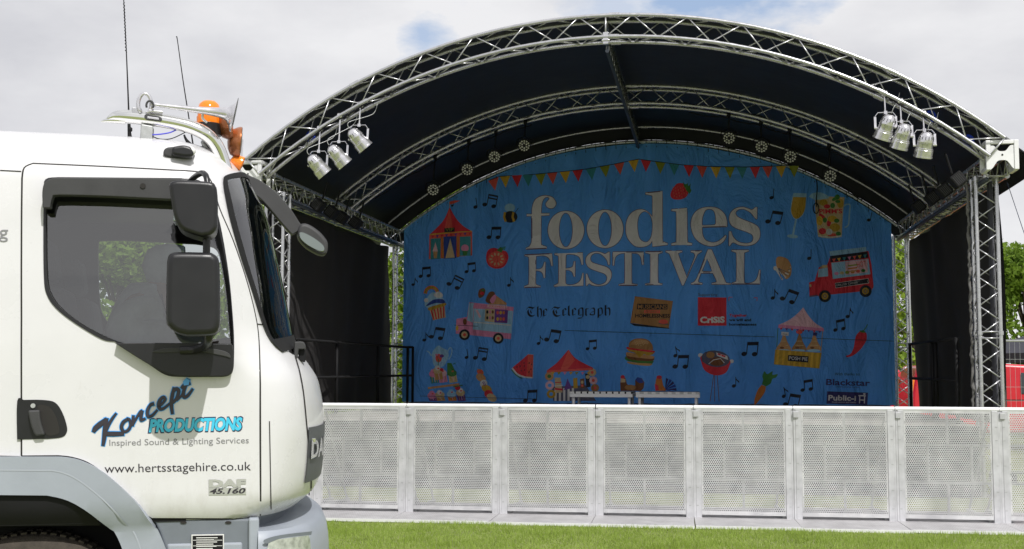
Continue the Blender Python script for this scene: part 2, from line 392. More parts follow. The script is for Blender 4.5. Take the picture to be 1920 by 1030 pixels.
for cx_ in CX:
    for y_ in (0.0, YB + .02):
        lattice('tower', (cx_, y_, .02), (cx_, y_, 4.05), (1, 0, 0), (0, 1, 0), .25, 22)
    # eave truss running front to back, with a dark sleeve tube along its lower edge
    o = lattice('eave_truss', (cx_ * 1.02, YF + .2, 4.15), (cx_ * 1.02, YB + .1, 4.15), (1, 0, 0), (0, 0, 1), .25, 34)
    bm_ = MB()
    for s_ in (-1,): bm_.tube([(cx_ * 1.02 + .125 * (1 if cx_ < 0 else -1), YF + .2, 3.985), (cx_ * 1.02 + .125 * (1 if cx_ < 0 else -1), YB, 3.985)], .028, 8)
    bm_.build('keder_rail', mat('rail_blue_grey', (.05, .06, .085), .5), o, True)
    # corner block: cast frame with a scalloped front plate
    X0 = cx_ + (.10 if cx_ > 0 else -.22); zc = 4.24; h = .165; y0 = YF - .10
    fr = MB()
    for sx in (-1, 1):
        fr.box(X0 + sx * h - .028, X0 + sx * h + .028, y0, y0 + .05, zc - h - .02, zc + h + .02)
        fr.box(X0 + sx * h - .028, X0 + sx * h + .028, y0 + .33, y0 + .38, zc - h, zc + h)
        for sz in (-1, 1): fr.box(X0 + sx * h - .025, X0 + sx * h + .025, y0 + .05, y0 + .33, zc + sz * h - .025, zc + sz * h + .025)
    for sz in (1,): fr.box(X0 - h + .028, X0 + h - .028, y0, y0 + .05, zc + sz * h - .03, zc + sz * h + .02)
    fo = fr.build('corner_block', aluw, stage, bevel=.008)
    n_ = 14; top = [(-h + .03 + (2 * h - .06) * i / n_) for i in range(n_ + 1)]
    up_ = [(X0 + x, zc + .12 - .075 * math.exp(-(x / .075) ** 4)) for x in top]; dn_ = [(X0 + x, zc - .18 + .115 * math.exp(-(x / .10) ** 4)) for x in top]
    pl = MB().prism(up_ + dn_[::-1], y0 + .012, y0 + .022); pl.build('front_plate', aluw, fo)
    MB().tube([(X0, y0 + .008, zc), (X0, y0 + .02, zc)], .012, 12).build('bolt_hole', dark_gap, fo)
# ridge beam: flat dark ladder truss under the apex
rb = MB(); zt, zb = ARC_TOP + .16, ARC_TOP - .12
for zz in (zt, zb): rb.tube([(0, YF + .1, zz), (0, YB, zz)], .028, 8)
rb.box(-.012, .012, YF + .15, YB - .1, zb + .03, zt - .03)
ro = rb.build('ridge_beam', mat('ridge_paint', (.06, .07, .09), .45, .4), stage, True, angle=30)
rl = MB()
for k in range(24): y_ = YF + .15 + k * .29; rl.tube([(-.016, y_, zb), (-.016, y_ + .14, zt)], .009, 6); rl.tube([(.016, y_, zb), (.016, y_ + .14, zt)], .009, 6)
rl.build('bracing', alu, ro, True)
for y_, z_ in ((YF - .13, ARC_TOP), (YM - .13, ARC_TOP)): cl = MB(); cl.box(-.035, .035, y_ - .03, y_ + .03, z_ - .10, z_ + .06); cl.tube([(-.05, y_ - .02, z_ - .05), (.05, y_ - .02, z_ - .05)], .02, 8); cl.build('coupler', castm, stage, bevel=.006)
# roof sheet: double skinned with a hem, falls over both eaves
def roof(dr0, dr1, y0, y1, name, m):
    nx, ny = 60, 14; V = []; Fc = []
    def row(dr, y):
        P = arc_path(dr, y, -4.86, 4.86, nx)
        P = [P[0] + Vector((-.16, 0, -.30))] + [P[0] + Vector((-.1, 0, -.08))] + P + [P[-1] + Vector((.1, 0, -.08))] + [P[-1] + Vector((.16, 0, -.34))]
        return P
    rows = []
    for dr in (dr0, dr1):
        for j in range(ny + 1):
            y = y0 + (y1 - y0) * j / ny; sag = -.018 * math.sin(math.pi * ((j / ny * 2) % 1)) if dr == dr0 or True else 0
            rows.append([p + Vector((0, 0, sag)) for p in row(dr, y)])
    m_ = len(rows[0])
    for r in rows: V += r
    for a in range(2):
        for j in range(ny):
            for i in range(m_ - 1):
                b_ = (a * (ny + 1) + j) * m_ + i; Fc.append((b_, b_ + 1, b_ + m_ + 1, b_ + m_))
    for j in (0, ny):
        for i in range(m_ - 1): b_ = j * m_ + i; c_ = (ny + 1 + j) * m_ + i; Fc.append((b_, b_ + 1, c_ + 1, c_))
    for i in (0, m_ - 1):
        for j in range(ny): b_ = j * m_ + i; c_ = (ny + 1 + j) * m_ + i; Fc.append((b_, b_ + m_, c_ + m_, c_))
    return link_mesh(name, V, Fc, m, stage, True, angle=50)
rc = roof(.295, .308, YF - .085, YB + .35, 'roof_cover', pvc)
hem = MB(); hem.tube(arc_path(.318, YF - .09, -4.86, 4.86, 60), .009, 8); hem.build('hem', pvcedge, rc, True)
def gable(y, r0, r1):
    A = arc_path(r0, y, -4.86, 4.86, 60); B = arc_path(r1, y, -4.86, 4.86, 60); n = len(A); V = A + B + [p + Vector((0, .008, 0)) for p in A + B]; Fc = []
    for i in range(n - 1): Fc += [(i, i + 1, n + i + 1, n + i), (2 * n + i, 3 * n + i, 3 * n + i + 1, 2 * n + i + 1)]
    link_mesh('gable_cloth', V, Fc, pvc, rc, True)
gable(YB - .155, .035, .295); gable(YB - .05, -.16, .05)
# straps / guy at the right tower
gy = MB(); gy.box(-.02, .02, -.004, .004, 0, 1)
p0 = Vector((5.02, -.2, 3.95)); p1 = Vector((6.05, -.5, .02)); d = p1 - p0
q = d.to_track_quat('Z', 'Y').to_matrix().to_4x4(); Mg = Matrix.Translation(p0) @ q @ Matrix.Diagonal((1, 1, d.length, 1))
g2 = MB(); g2.add(gy.v, gy.f, 0, Mg); g2.build('guy_strap', navy, stage)
dp = MB(); dp.box(4.78 + .06, 4.78 + .10, -.02, .10, .9, 4.0)
dp.build('webbing_strap', mat('strap_grey', (.06, .06, .075), .8), stage)
bw = MB()
zz_ = np.linspace(.95, 4.0, 70)
bw.tube([(4.60 + .006 * math.sin(k * .9) + .005 * math.sin(k * 2.9), .10 + .01 * math.sin(k * 1.3), z) for k, z in enumerate(zz_)], [.018 + .007 * math.sin(k * 1.1) * math.sin(k * .37 + 1) for k in range(70)], 7)
bw.build('drape_edge', mat('drape_hem', (.16, .155, .15), .9, var=.4, vscale=9, bump=.6, bscale=30), stage, True)
# cables strapped along the arches
for yy, x0_, x1_, dr in ((YF - .15, -4.3, -2.6, -.02), (YF - .15, 2.9, 4.5, -.02), (YM + .14, -4.3, -1.6, -.05), (YM + .14, 1.0, 4.3, -.05), (YM - .15, -4.2, 4.2, .03), (YB - .2, -4.3, 4.3, .06)):
    n_ = int((x1_ - x0_) / .06); P = []
    for k in range(n_ + 1): x = x0_ + (x1_ - x0_) * k / n_; P.append((x, yy + .012 * math.sin(k * .7), arc_z(x, dr) - .035 * abs(math.sin(k * .33)) ** 1.5))
    MB().tube(P, .010, 6).build('cable', blackm, stage, True)
# slings
sl = MB(); 
for x_ in (-4.12, 4.55, 4.1):
    sl = MB(); P = Vector((x_, YF + .2, arc_z(x_) + .12)); sl.tube([P + Vector((.05 * math.cos(t), .03 * math.sin(t), .07 * math.sin(t))) for t in np.linspace(0, 2 * math.pi, 12, endpoint=False)], .022, 8, closed=True); sl.build('round_sling', blue_s, stage, True)
# ------------------------------------------------------------------ deck
dk = empty('stage_deck', SC, -TH); tag(dk, 'low stage deck, paled to bounce light, behind the silver barriers and under the arched roof', 'stage')
MB().box(-4.5, 4.6, -.15, YB + .1, .80, .90).build('deck_top', deckm, dk, bevel=.005)
MB().box(-4.5, 4.55, YB + .02, YB + .06, .90, 1.06).build('rear_kickboard', mat('speckled_board', (.11, .11, .115), .8, var=.7, vscale=45), dk)
sk = MB(); nn = 120
V = [(-4.5 + 9.1 * i / nn, -.20 + .02 * math.sin(i * .9) + .012 * math.sin(i * 2.3), z) for z in (.01, .893) for i in range(nn + 1)]
V += [(x, y + .01, z) for x, y, z in V]
k2 = 2 * (nn + 1); Fc = []
for i in range(nn): Fc += [(i, i + 1, nn + 2 + i, nn + 1 + i), (k2 + i, k2 + nn + 1 + i, k2 + nn + 2 + i, k2 + i + 1)]
link_mesh('skirt', V, Fc, mat('skirt_grey', (.045, .047, .05), .9, var=.3), dk, True)
for x_ in np.linspace(-4.4, 4.5, 7):
    for y_ in (.3, 3.3, 6.4): MB().tube([(x_, y_, .0), (x_, y_, .8)], .025, 8).build('leg', steel, dk, True)
# ------------------------------------------------------------------ side drapes
def drape(name, x, y0, y1, z0, z1f, label, jag):
    nx, nz = 60, 24; V = []; Fc = []
    for s_ in (0, 1):
        for j in range(nz + 1):
            for i in range(nx + 1):
                a, b = i / nx, j / nz; ye = y1 - jag(b); y = y0 + (ye - y0) * a; z = z0 + (z1f(y) - z0) * b
                xx = x + .035 * math.sin(y * 2.1 + z * .8) + .02 * math.sin(y * 5.3 - z * 1.7) + .06 * math.sin(math.pi * a) * math.sin(math.pi * b)
                V.append((xx + s_ * .006, y, z))
    n1 = (nx + 1) * (nz + 1)
    for s_ in (0, 1):
        for j in range(nz):
            for i in range(nx): b_ = s_ * n1 + j * (nx + 1) + i; Fc.append((b_, b_ + 1, b_ + nx + 2, b_ + nx + 1))
    e = empty(name, SC, -TH); tag(e, label, 'drape', 'black drapes walling the stage sides'); return e, link_mesh('cloth', V, Fc, curtain, e, True)
drape('side_drape', -4.86, -.05, s_on_x(731, 600, -4.86).y, .9, lambda y: 3.98 - .06 * math.sin(y * 1.4) ** 2, 'black fabric drape walling the left side of the stage, sunlit with curved truss shadows', lambda b: .05 * math.sin(b * 7) + .04 * math.sin(b * 23))
drape('side_drape', 4.95, .0, s_on_x(1711, 550, 4.95).y, .9, lambda y: 3.95, 'plain black fabric drape walling the shaded right side of the stage', lambda b: .5 * max(0, .24 - b) + .02 * math.sin(b * 19))
# ------------------------------------------------------------------ hand rails
def rail(name, pts, zt, zm, x0, label, posts):
    e = empty(name, SC, -TH); tag(e, label, 'handrail', 'black handrails at the sides of the stage')
    t = MB(); 
    for zz in (zt, zm):
        t.tube([(p[0], p[1], zz) for p in pts], .022, 8)
    t.build('rail', blackm, e, True)
    for p in posts:
        MB().tube([(p[0], p[1], .9), (p[0], p[1], zt + .01)], .026, 8).build('post', blackm, e, True)
    return e
xl = -4.42; yl = [s_on_x(u, 650, xl).y for u in (632, 709)]
rail('stage_handrail', [(xl, .1), (xl, YB - .5), (s_on_y(774, 680, YB - .5).x, YB - .5)], 2.0, 1.46, xl, 'black two bar handrail in front of the left stage drape', [(xl, .15), (xl, yl[0]), (xl, yl[1]), (xl + .02, YB - .5), (s_on_y(774, 680, YB - .5).x, YB - .5)])
xr = 4.45; yr = [s_on_x(u, 650, xr).y for u in (1754, 1706)]
rail('stage_handrail', [(xr, .3), (xr, yr[1])], 2.0, 1.46, xr, 'black two bar handrail in front of the right stage drape', [(xr, .3), (xr, yr[0]), (xr, yr[0] + .25), (xr, yr[1])])
# ------------------------------------------------------------------ risers
for (u0, u1, lab) in ((1068, 1186, 'left of the two white edged riser tables standing on the stage'), (1192, 1312, 'right of the two white edged riser tables standing on the stage')):
    yy = 4.2; a = s_on_y(u0, 745, yy); b = s_on_y(u1, 745, yy); zt = s_on_y(1190, 736, yy).z; xm = (a.x + b.x) / 2; wd = b.x - a.x
    c_ = SM @ Vector((xm, yy, .9)); e = empty('riser_table', c_, -TH); tag(e, lab, 'riser', 'riser tables on the stage'); h_ = zt - .9
    MB().box(-wd / 2 + .01, wd / 2 - .01, .02, .98, h_ - .02, h_).build('deck_board', deckm, e)
    fr = MB(); fr.box(-wd / 2, wd / 2, 0, .03, h_ - .085, h_ - .028); fr.box(-wd / 2, wd / 2, .97, 1.0, h_ - .085, h_ - .022)
    fr.box(-wd / 2, -wd / 2 + .03, .03, .97, h_ - .085, h_ - .022); fr.box(wd / 2 - .03, wd / 2, .03, .97, h_ - .085, h_ - .022); fr.build('frame', aluw, e, bevel=.004)
    ch = MB(); k = 10 if u0 < 1100 else 8
    for i in range(k):
        f0 = -wd / 2 + wd * i / k; ch.box(f0, f0 + wd / k * (.75 if k == 10 else .5), -.004, .02, h_ - .026, h_ + .008, 0); ch.box(f0 + wd / k * (.75 if k == 10 else .5), f0 + wd / k, -.004, .02, h_ - .026, h_ + .008, 1)
    ch.build('chequered_edge', [whitepl, blackm if k == 10 else steel], e)
    for x_ in (-wd / 2 + .06, wd / 2 - .06):
        for y_ in (.06, .94): MB().tube([(x_, y_, 0), (x_, y_, h_ - .08)], .026, 10).build('leg', aluw, e, True)
# ------------------------------------------------------------------ PAR cans on the front arch
def par_parts(e):
    # can axis along local -z (opening downwards), yoke above
    pr = [(.0, .17), (.035, .168), (.062, .15), (.082, .12), (.093, .08), (.096, .05), (.10, .05), (.10, .035), (.097, .03), (.097, -.03), (.108, -.035), (.108, -.05), (.112, -.055), (.112, -.13), (.118, -.132), (.118, -.15), (.10, -.152), (.10, -.10), (0, -.10)]
    b = MB().lathe(pr, 28).build('can', castm, e, True, angle=35)
    v_ = MB()
    for k in range(14):
        a = 2 * math.pi * k / 14; v_.tube([(.0865 * math.cos(a), .0865 * math.sin(a), .115), (.0945 * math.cos(a), .0945 * math.sin(a), .075)], .0035, 5)
    v_.tube([(0, 0, .165), (0, 0, .19)], .015, 8)
    v_.build('vent', blackm, b)
    MB().lathe([(0, -.099), (.098, -.099), (.098, -.105), (0, -.112)], 24).build('lens', mat('lamp_lens', (.3, .3, .3), .08, .3), b, True)
def yoke(e, tilt):
    y = MB(); pts = [(-.125, 0, 0), (-.125, 0, .15), (-.09, 0, .2), (.09, 0, .2), (.125, 0, .15), (.125, 0, 0)]
    for i in range(5):
        a, b = Vector(pts[i]), Vector(pts[i + 1]); d = b - a; Mq = Matrix.Translation(a) @ d.to_track_quat('Z', 'Y').to_matrix().to_4x4()
        y.box(-.014, .014, -.003, .003, 0, d.length, 0, Mq)
    y.tube([(-.14, 0, 0), (-.1, 0, 0)], .014, 8); y.tube([(.14, 0, 0), (.1, 0, 0)], .014, 8)
    return y.build('yoke', castm, e)
def par(u, v, ux, uz, pos, tilt_dir, lab):
    """(u,v) centre of the can; tilt_dir = direction of the light opening in stage axes"""
    y = YF - .19; c_ = s_on_y(u, v, y); w_ = SM @ c_
    e = empty('par_can', w_); tag(e, lab, 'stage light', 'polished par can lights on the front arch')
    ax = Matrix.Rotation(-TH, 3, 'Z') @ Vector(tilt_dir).normalized()
    qc = (-ax).to_track_quat('Z', 'Y').to_matrix().to_4x4()
    sub = bpy.data.objects
    n0 = len(ALL); par_parts(e)
    for o in ALL[n0:]:
        if o.parent == e: o.matrix_local = qc
    # yoke towards the chord
    cz = arc_z(c_.x); 
    t_ = Vector((c_.x, YF - .12, cz)); dv = Matrix.Rotation(-TH, 3, 'Z') @ (t_ - c_); up = dv.normalized()
    yo = yoke(e, 0); xa = Matrix.Rotation(-TH, 3, 'Z') @ Vector((1, 0, 0)); xa = (xa - up * xa.dot(up)).normalized()
    if abs(ax.dot(xa)) > .45: xa = (xa.cross(ax)).normalized() if False else xa
    ya = up.cross(xa); yo.matrix_local = Matrix((xa, ya, up)).transposed().to_4x4()
    k = MB(); top = dv; st = up * .2
    k.tube([st, top], .011, 8); k.tube([top - xa * .03, top + xa * .03], .042, 12); k.box(-.02, .02, -.02, .02, -.02, .02, 0, Matrix.Translation(st)); k.build('hook_clamp', castm, e, True, angle=40)
    cb = MB(); P = [(-ax * .17) + Vector((0, 0, 0)), (-ax * .24) + Vector((.03, 0, .05)), top + Vector((.16, .05, -.12)), top + Vector((.22, .08, .03))]
    sp = smooth_path([(p.x, p.z) for p in P], False, 6); sy = np.interp(np.linspace(0, 1, len(sp)), [0, .33, .66, 1], [p.y for p in P])
    cb.tube([(a, yv, b) for (a, b), yv in zip(sp, sy)], .005, 5); cb.build('cable', blackm if False else steel, e, True)
names = ['lowest par can of the left trio on the front arch, by the truck', 'middle par can of the left trio on the front arch', 'highest par can of the left trio on the front arch']
for (u, v), n_ in zip(((596, 311), (634, 293), (672, 262)), names): par(u, v, 0, 0, 0, (.62, .35, -.78), n_)
names = ['highest par can of the right trio on the front arch', 'middle par can of the right trio on the front arch', 'lowest par can of the right trio on the front arch, near the corner block']
for (u, v), n_, td in zip(((1661, 240), (1691, 257), (1734, 273)), names, ((-.32, .3, -.9), (-.25, .32, -.9), (-.15, .3, -.95))): par(u, v, 0, 0, 0, td, n_)
# ------------------------------------------------------------------ LED pars behind the middle arch
led = mat('led_lens', (.62, .62, .56), .25, .1)
def led_parts(e):
    MB().lathe([(0, .13), (.07, .125), (.10, .09), (.108, .0), (.11, -.02), (.10, -.022), (.10, -.012), (0, -.012)], 24).build('housing', blackm, e, True, angle=35)
    l_ = MB(); 
    for r_, n_ in ((.0, 0), (.042, 6), (.078, 12)):
        for k in range(max(n_, 0)):
            a = 2 * math.pi * (k + (.5 if n_ == 6 else 0)) / n_; M_ = Matrix.Translation((r_ * math.cos(a), r_ * math.sin(a), 0))
            l_.lathe([(.0165, -.010), (.0165, -.022), (.012, -.027), (0, -.029)], 10, 0, M_)
    l_.build('lens_cluster', led, e, True)
spots = [(812, 356), (876, 318), (927, 294), (983, 273), (1367, 259), (1428, 275), (1482, 294), (1557, 330)]
labs = ['lowest of the four round led lamps on the left of the middle arch', 'second lowest round led lamp on the left of the middle arch', 'third round led lamp up on the left of the middle arch', 'highest round led lamp on the left of the middle arch',
        'highest round led lamp on the right of the middle arch', 'second highest round led lamp on the right of the middle arch', 'third round led lamp down on the right of the middle arch', 'lowest round led lamp on the right, above the drawn jug']
for (u, v), lb in zip(spots, labs):
    y = YM + .12; c_ = s_on_y(u, v, y - .14); wv = SM @ c_
    d = (Vector((0, 0, EYE)) - wv); d = (d.normalized() + Vector((.0, 0, -.12))).normalized()
    e = empty('led_lamp', wv); e.rotation_euler = (-d).to_track_quat('Z', 'Y').to_euler(); tag(e, lb, 'stage light', 'round led lamps hung from the middle arch')
    led_parts(e); Mi = e.rotation_euler.to_matrix().inverted(); t_ = Vector((c_.x, y, arc_z(c_.x))); dv = Mi @ (Matrix.Rotation(-TH, 3, 'Z') @ (t_ - c_))
    sx_ = Mi @ Vector((1, 0, 0)); b = MB(); up = dv.normalized(); xa = (sx_ - up * sx_.dot(up)).normalized(); bc = Vector((0, 0, .05))
    b.tube([bc - xa * .125, bc - xa * .125 + up * .1, bc + up * .17, bc + xa * .125 + up * .1, bc + xa * .125], .008, 6); b.tube([bc + up * .17, dv], .012, 6); b.tube([dv - xa * .03, dv + xa * .03], .045, 10)
    b.build('bracket', blackm, e, True)
# ------------------------------------------------------------------ dark lamps at the eaves
def eave_lamp(x, y, z, s_, lb):
    e = empty('flood_lamp', SM @ Vector((x, y, z)), -TH, rot=(0, R(38 * s_), -TH)); tag(e, lb, 'stage light', 'black flood lamps hung inside the eaves')
    MB().box(-.08, .08, -.10, .10, -.085, .085).build('housing', blackm, e, bevel=.02)
    f = MB()
    for k in range(5): f.box(-.05 + k * .022, -.043 + k * .022, -.104, -.099, -.06, .06)
    f.build('vent', plastic2, e)
    MB().tube([(0, 0, .1), (-.1 * s_, 0, .34)], .014, 6).build('bracket', blackm, e)
for k, (u, v) in enumerate(((597, 385), (622, 398), (641, 408), (667, 418))):
    p = s_on_x(u, v, -4.25); eave_lamp(p.x, p.y, p.z, 1, ['front', 'second', 'third', 'rear'][k] + ' black flood lamp in the row along the left eave')
for k, (u, v) in enumerate(((1795, 338), (1770, 358), (1748, 372), (1722, 388))):
    p = s_on_x(u, v, 4.35); eave_lamp(p.x, p.y, p.z, -1, ['front', 'second', 'third', 'rear'][k] + ' black flood lamp in the row along the right eave')
# ------------------------------------------------------------------ barriers
def g_on_z(u, v, z=0):
    d = ray(u, v); t = (z - EYE) / d.z; return Vector((0, 0, EYE)) + d * t
BA = g_on_z(620, 959.5); BB = g_on_z(1880, 984); bd = (BB - BA).normalized(); bn = Vector((bd.y, -bd.x, 0)); bang = math.atan2(bd.y, bd.x)
def s_of(u):                                        # position along the barrier line seen at photo column u
    d = ray(u, 860); A = np.array([[bd.x, -d.x], [bd.y, -d.y]]); r = np.linalg.solve(A, np.array([-BA.x, -BA.y])); return r[0]
pu = [765, 937, 1115, 1297, 1486, 1681, 1880]; ps = [s_of(u) for u in pu]; pitch = float(np.polyfit(range(7), ps, 1)[0]); s0 = float(np.polyfit(range(7), ps, 1)[1])
def perf_mat():
    m = bpy.data.materials.new('perforated_aluminium'); m.use_nodes = True; t = m.node_tree; b = t.nodes['Principled BSDF']
    b.inputs['Roughness'].default_value = .45; b.inputs['Metallic'].default_value = .3
    tcn = t.nodes.new('ShaderNodeTexCoord'); sx = t.nodes.new('ShaderNodeSeparateXYZ'); t.links.new(tcn.outputs['Object'], sx.inputs[0])
    nz = nd(t, 'ShaderNodeTexNoise', Scale=3.0, Detail=7.0, Roughness=.7); oi = t.nodes.new('ShaderNodeObjectInfo'); va = nd(t, 'ShaderNodeVectorMath', _operation='ADD'); t.links.new(tcn.outputs['Object'], va.inputs[0]); t.links.new(mth(t, 'MULTIPLY', oi.outputs['Random'], 60), va.inputs[1])
    t.links.new(va.outputs[0], nz.inputs['Vector']); mp = t.nodes.new('ShaderNodeMapping'); mp.inputs['Rotation'].default_value = (0, .5, 0); mp.inputs['Scale'].default_value = (3, 1, 60); t.links.new(va.outputs[0], mp.inputs[0])
    ns = nd(t, 'ShaderNodeTexNoise', Scale=1.0, Detail=3.0); t.links.new(mp.outputs[0], ns.inputs['Vector'])
    r = t.nodes.new('ShaderNodeValToRGB'); t.links.new(mth(t, 'ADD', nz.outputs[0], mth(t, 'MULTIPLY', mth(t, 'SUBTRACT', ns.outputs[0], .66, clamp=True), 3)), r.inputs[0]); r.color_ramp.elements[0].position = .32; r.color_ramp.elements[1].position = .68
    r.color_ramp.elements[0].color = (.46, .46, .475, 1); r.color_ramp.elements[1].color = (.72, .72, .72, 1); t.links.new(r.outputs[0], b.inputs['Base Color'])
    P = .0218; Q = P * 1.732
    def cell(off):
        x = mth(t, 'SUBTRACT', mth(t, 'FRACT', mth(t, 'ADD', mth(t, 'DIVIDE', sx.outputs[0], P), 100 + off)), .5)
        z = mth(t, 'SUBTRACT', mth(t, 'FRACT', mth(t, 'ADD', mth(t, 'DIVIDE', sx.outputs[2], Q), 100 + off)), .5)
        x = mth(t, 'MULTIPLY', x, P); z = mth(t, 'MULTIPLY', z, Q)
        return mth(t, 'ADD', mth(t, 'MULTIPLY', x, x), mth(t, 'MULTIPLY', z, z))
    dmin = mth(t, 'MINIMUM', cell(0), cell(.5)); hole = mth(t, 'LESS_THAN', dmin, .0071 ** 2)
    # keep a solid margin round the sheet
    mg = mth(t, 'MULTIPLY', mth(t, 'LESS_THAN', mth(t, 'ABSOLUTE', sx.outputs[0]), .425), mth(t, 'LESS_THAN', mth(t, 'ABSOLUTE', mth(t, 'SUBTRACT', sx.outputs[2], .615)), .53))
    tr = t.nodes.new('ShaderNodeBsdfTransparent'); ms = t.nodes.new('ShaderNodeMixShader'); t.links.new(mth(t, 'MULTIPLY', hole, mg), ms.inputs[0])
    t.links.new(b.outputs[0], ms.inputs[1]); t.links.new(tr.outputs[0], ms.inputs[2]); t.links.new(ms.outputs[0], t.nodes['Material Output'].inputs[0])
    return m
perf = perf_mat()
tread = bpy.data.materials.new('tread_plate'); tread.use_nodes = True
def tread_nodes(m):
    t = m.node_tree; b = t.nodes['Principled BSDF']; b.inputs['Metallic'].default_value = .25; b.inputs['Roughness'].default_value = .45
    tcn = t.nodes.new('ShaderNodeTexCoord'); w1 = nd(t, 'ShaderNodeTexWave', Scale=11.0, Distortion=.0); w1.bands_direction = 'DIAGONAL'; t.links.new(tcn.outputs['Object'], w1.inputs['Vector'])
    ck = nd(t, 'ShaderNodeTexChecker', Scale=26.0); t.links.new(tcn.outputs['Object'], ck.inputs['Vector'])
    nz = nd(t, 'ShaderNodeTexNoise', Scale=4.0, Detail=6.0); t.links.new(tcn.outputs['Object'], nz.inputs['Vector'])
    r = t.nodes.new('ShaderNodeValToRGB'); r.color_ramp.elements[0].color = (.33, .32, .33, 1); r.color_ramp.elements[1].color = (.60, .59, .60, 1); r.color_ramp.elements[0].position = .3; r.color_ramp.elements[1].position = .8
    t.links.new(mth(t, 'ADD', mth(t, 'MULTIPLY', ck.outputs[1], .35), mth(t, 'MULTIPLY', nz.outputs[0], .75)), r.inputs[0]); t.links.new(r.outputs[0], b.inputs['Base Color'])
    bp = nd(t, 'ShaderNodeBump', Strength=.5, Distance=.004); t.links.new(ck.outputs[1], bp.inputs['Height']); t.links.new(bp.outputs[0], b.inputs['Normal'])
tread_nodes(tread)
def make_barrier(loc):
    e = empty('crowd_barrier', loc, bang)
    P2 = pitch / 2; hw = P2 - .085
    # local x along the line, local -y towards the audience
    MB().box(-hw, hw, -.004, 0, .045, 1.185).build('perforated_sheet', perf, e)
    for s_ in (-1, 1): MB().box(s_ * (hw + .032) - .030, s_ * (hw + .032) + .030, -.012, .045, .0, 1.17).build('upright', alub, e, bevel=.004)
    g_ = MB()
    for s_ in (-1, 1): g_.box(s_ * (P2 - .0115) - .0105, s_ * (P2 - .0115) + .0105, -.008, .07, .01, 1.16)
    g_.box(-hw - .002, hw + .002, .006, .04, .407, .431); g_.box(-hw - .002, hw + .002, .006, .04, .797, .821); g_.box(-hw - .002, hw + .002, .006, .04, .045, .08); g_.box(-hw - .002, hw + .002, .006, .04, 1.14, 1.18)
    for x_, z0, z1 in ((0, .08, .40), (0, .825, 1.14), (-.20, .435, .79), (.24, .435, .79)): g_.box(x_ - .012, x_ + .012, .008, .038, z0 - .004, z1 + .007)
    g_.build('frame', alub, e)
    c_ = MB(); c_.tube([(-P2 + .004, .012, 1.185), (P2 - .004, .012, 1.185)], .0235, 12); c_.build('top_rail', aluw, e, True, angle=40)
    k = MB(); k.box(-P2 + .0, -P2 + .055, -.03, -.0125, 1.085, 1.15); k.build('clasp', alub, e, bevel=.004)
    rv = MB()
    for z_ in (.1, .25, .52, .62, .93, 1.05):
        for s_ in (-1, 1): rv.tube([(s_ * (hw - .01), -.009, z_), (s_ * (hw - .01), -.003, z_)], .006, 6)
    for x_, z_ in ((0, .2), (0, .95), (-.2, .6), (.24, .6), (0, .418), (-.2, .807), (.24, .807)): rv.tube([(x_, -.008, z_), (x_, -.003, z_)], .006, 6)
    for z_ in (.14, .33, .60, .86, 1.0):
        for s_ in (-1, 1): rv.box(s_ * (hw + .045) - .012, s_ * (hw + .045) + .012, -.0155, -.0115, z_, z_ + .006)
    rv.build('rivets', steel, e)
    pl = MB(); pl.box(-P2 + .003, P2 - .003, -.84, .02, .004, .016); pl.box(-P2 + .003, P2 - .003, -.86, -.84, .0, .03, 1); pl.box(-P2 + .003, P2 - .003, .02, 1.1, .004, .014)
    pl.build('foot_plate', [tread, aluw], e)
    for s_ in (-1, 1): b = MB(); b.tube([(s_ * (P2 - .1), .06, 1.12), (s_ * (P2 - .1), 1.02, .03)], .013, 8); b.box(s_ * (P2 - .1) - .02, s_ * (P2 - .1) + .02, .05, 1.06, .016, .05); b.build('rear_brace', steel, e, True, angle=30)
    return e
words = {-1: 'perforated barrier panel wholly behind the truck cab', 0: 'leftmost visible perforated barrier panel, touching the truck front in the photo', 1: 'second visible perforated barrier panel from the truck',
         2: 'perforated barrier panel under the drawn watermelon and red market stall', 3: 'perforated barrier panel right below the two riser tables', 4: 'perforated barrier panel below the drawn barbecue and carrot',
         5: 'perforated barrier panel below the posh pie drawing', 6: 'perforated barrier panel below the right stage drape', 7: 'rightmost perforated barrier panel, cut off by the photo edge'}
proto = None
for k in range(-1, 8):
    s_ = s0 + (k - .5) * pitch; loc = BA + bd * s_
    if proto is None: proto = make_barrier(loc); e = proto
    else: e = copy_tree(proto); e.location = loc
    e.rotation_euler = (random.uniform(-.010, .006), random.uniform(-.0015, .0015), bang + random.uniform(-.006, .006))
    tag(e, words[k], 'barrier', 'perforated crowd barriers in front of the stage')
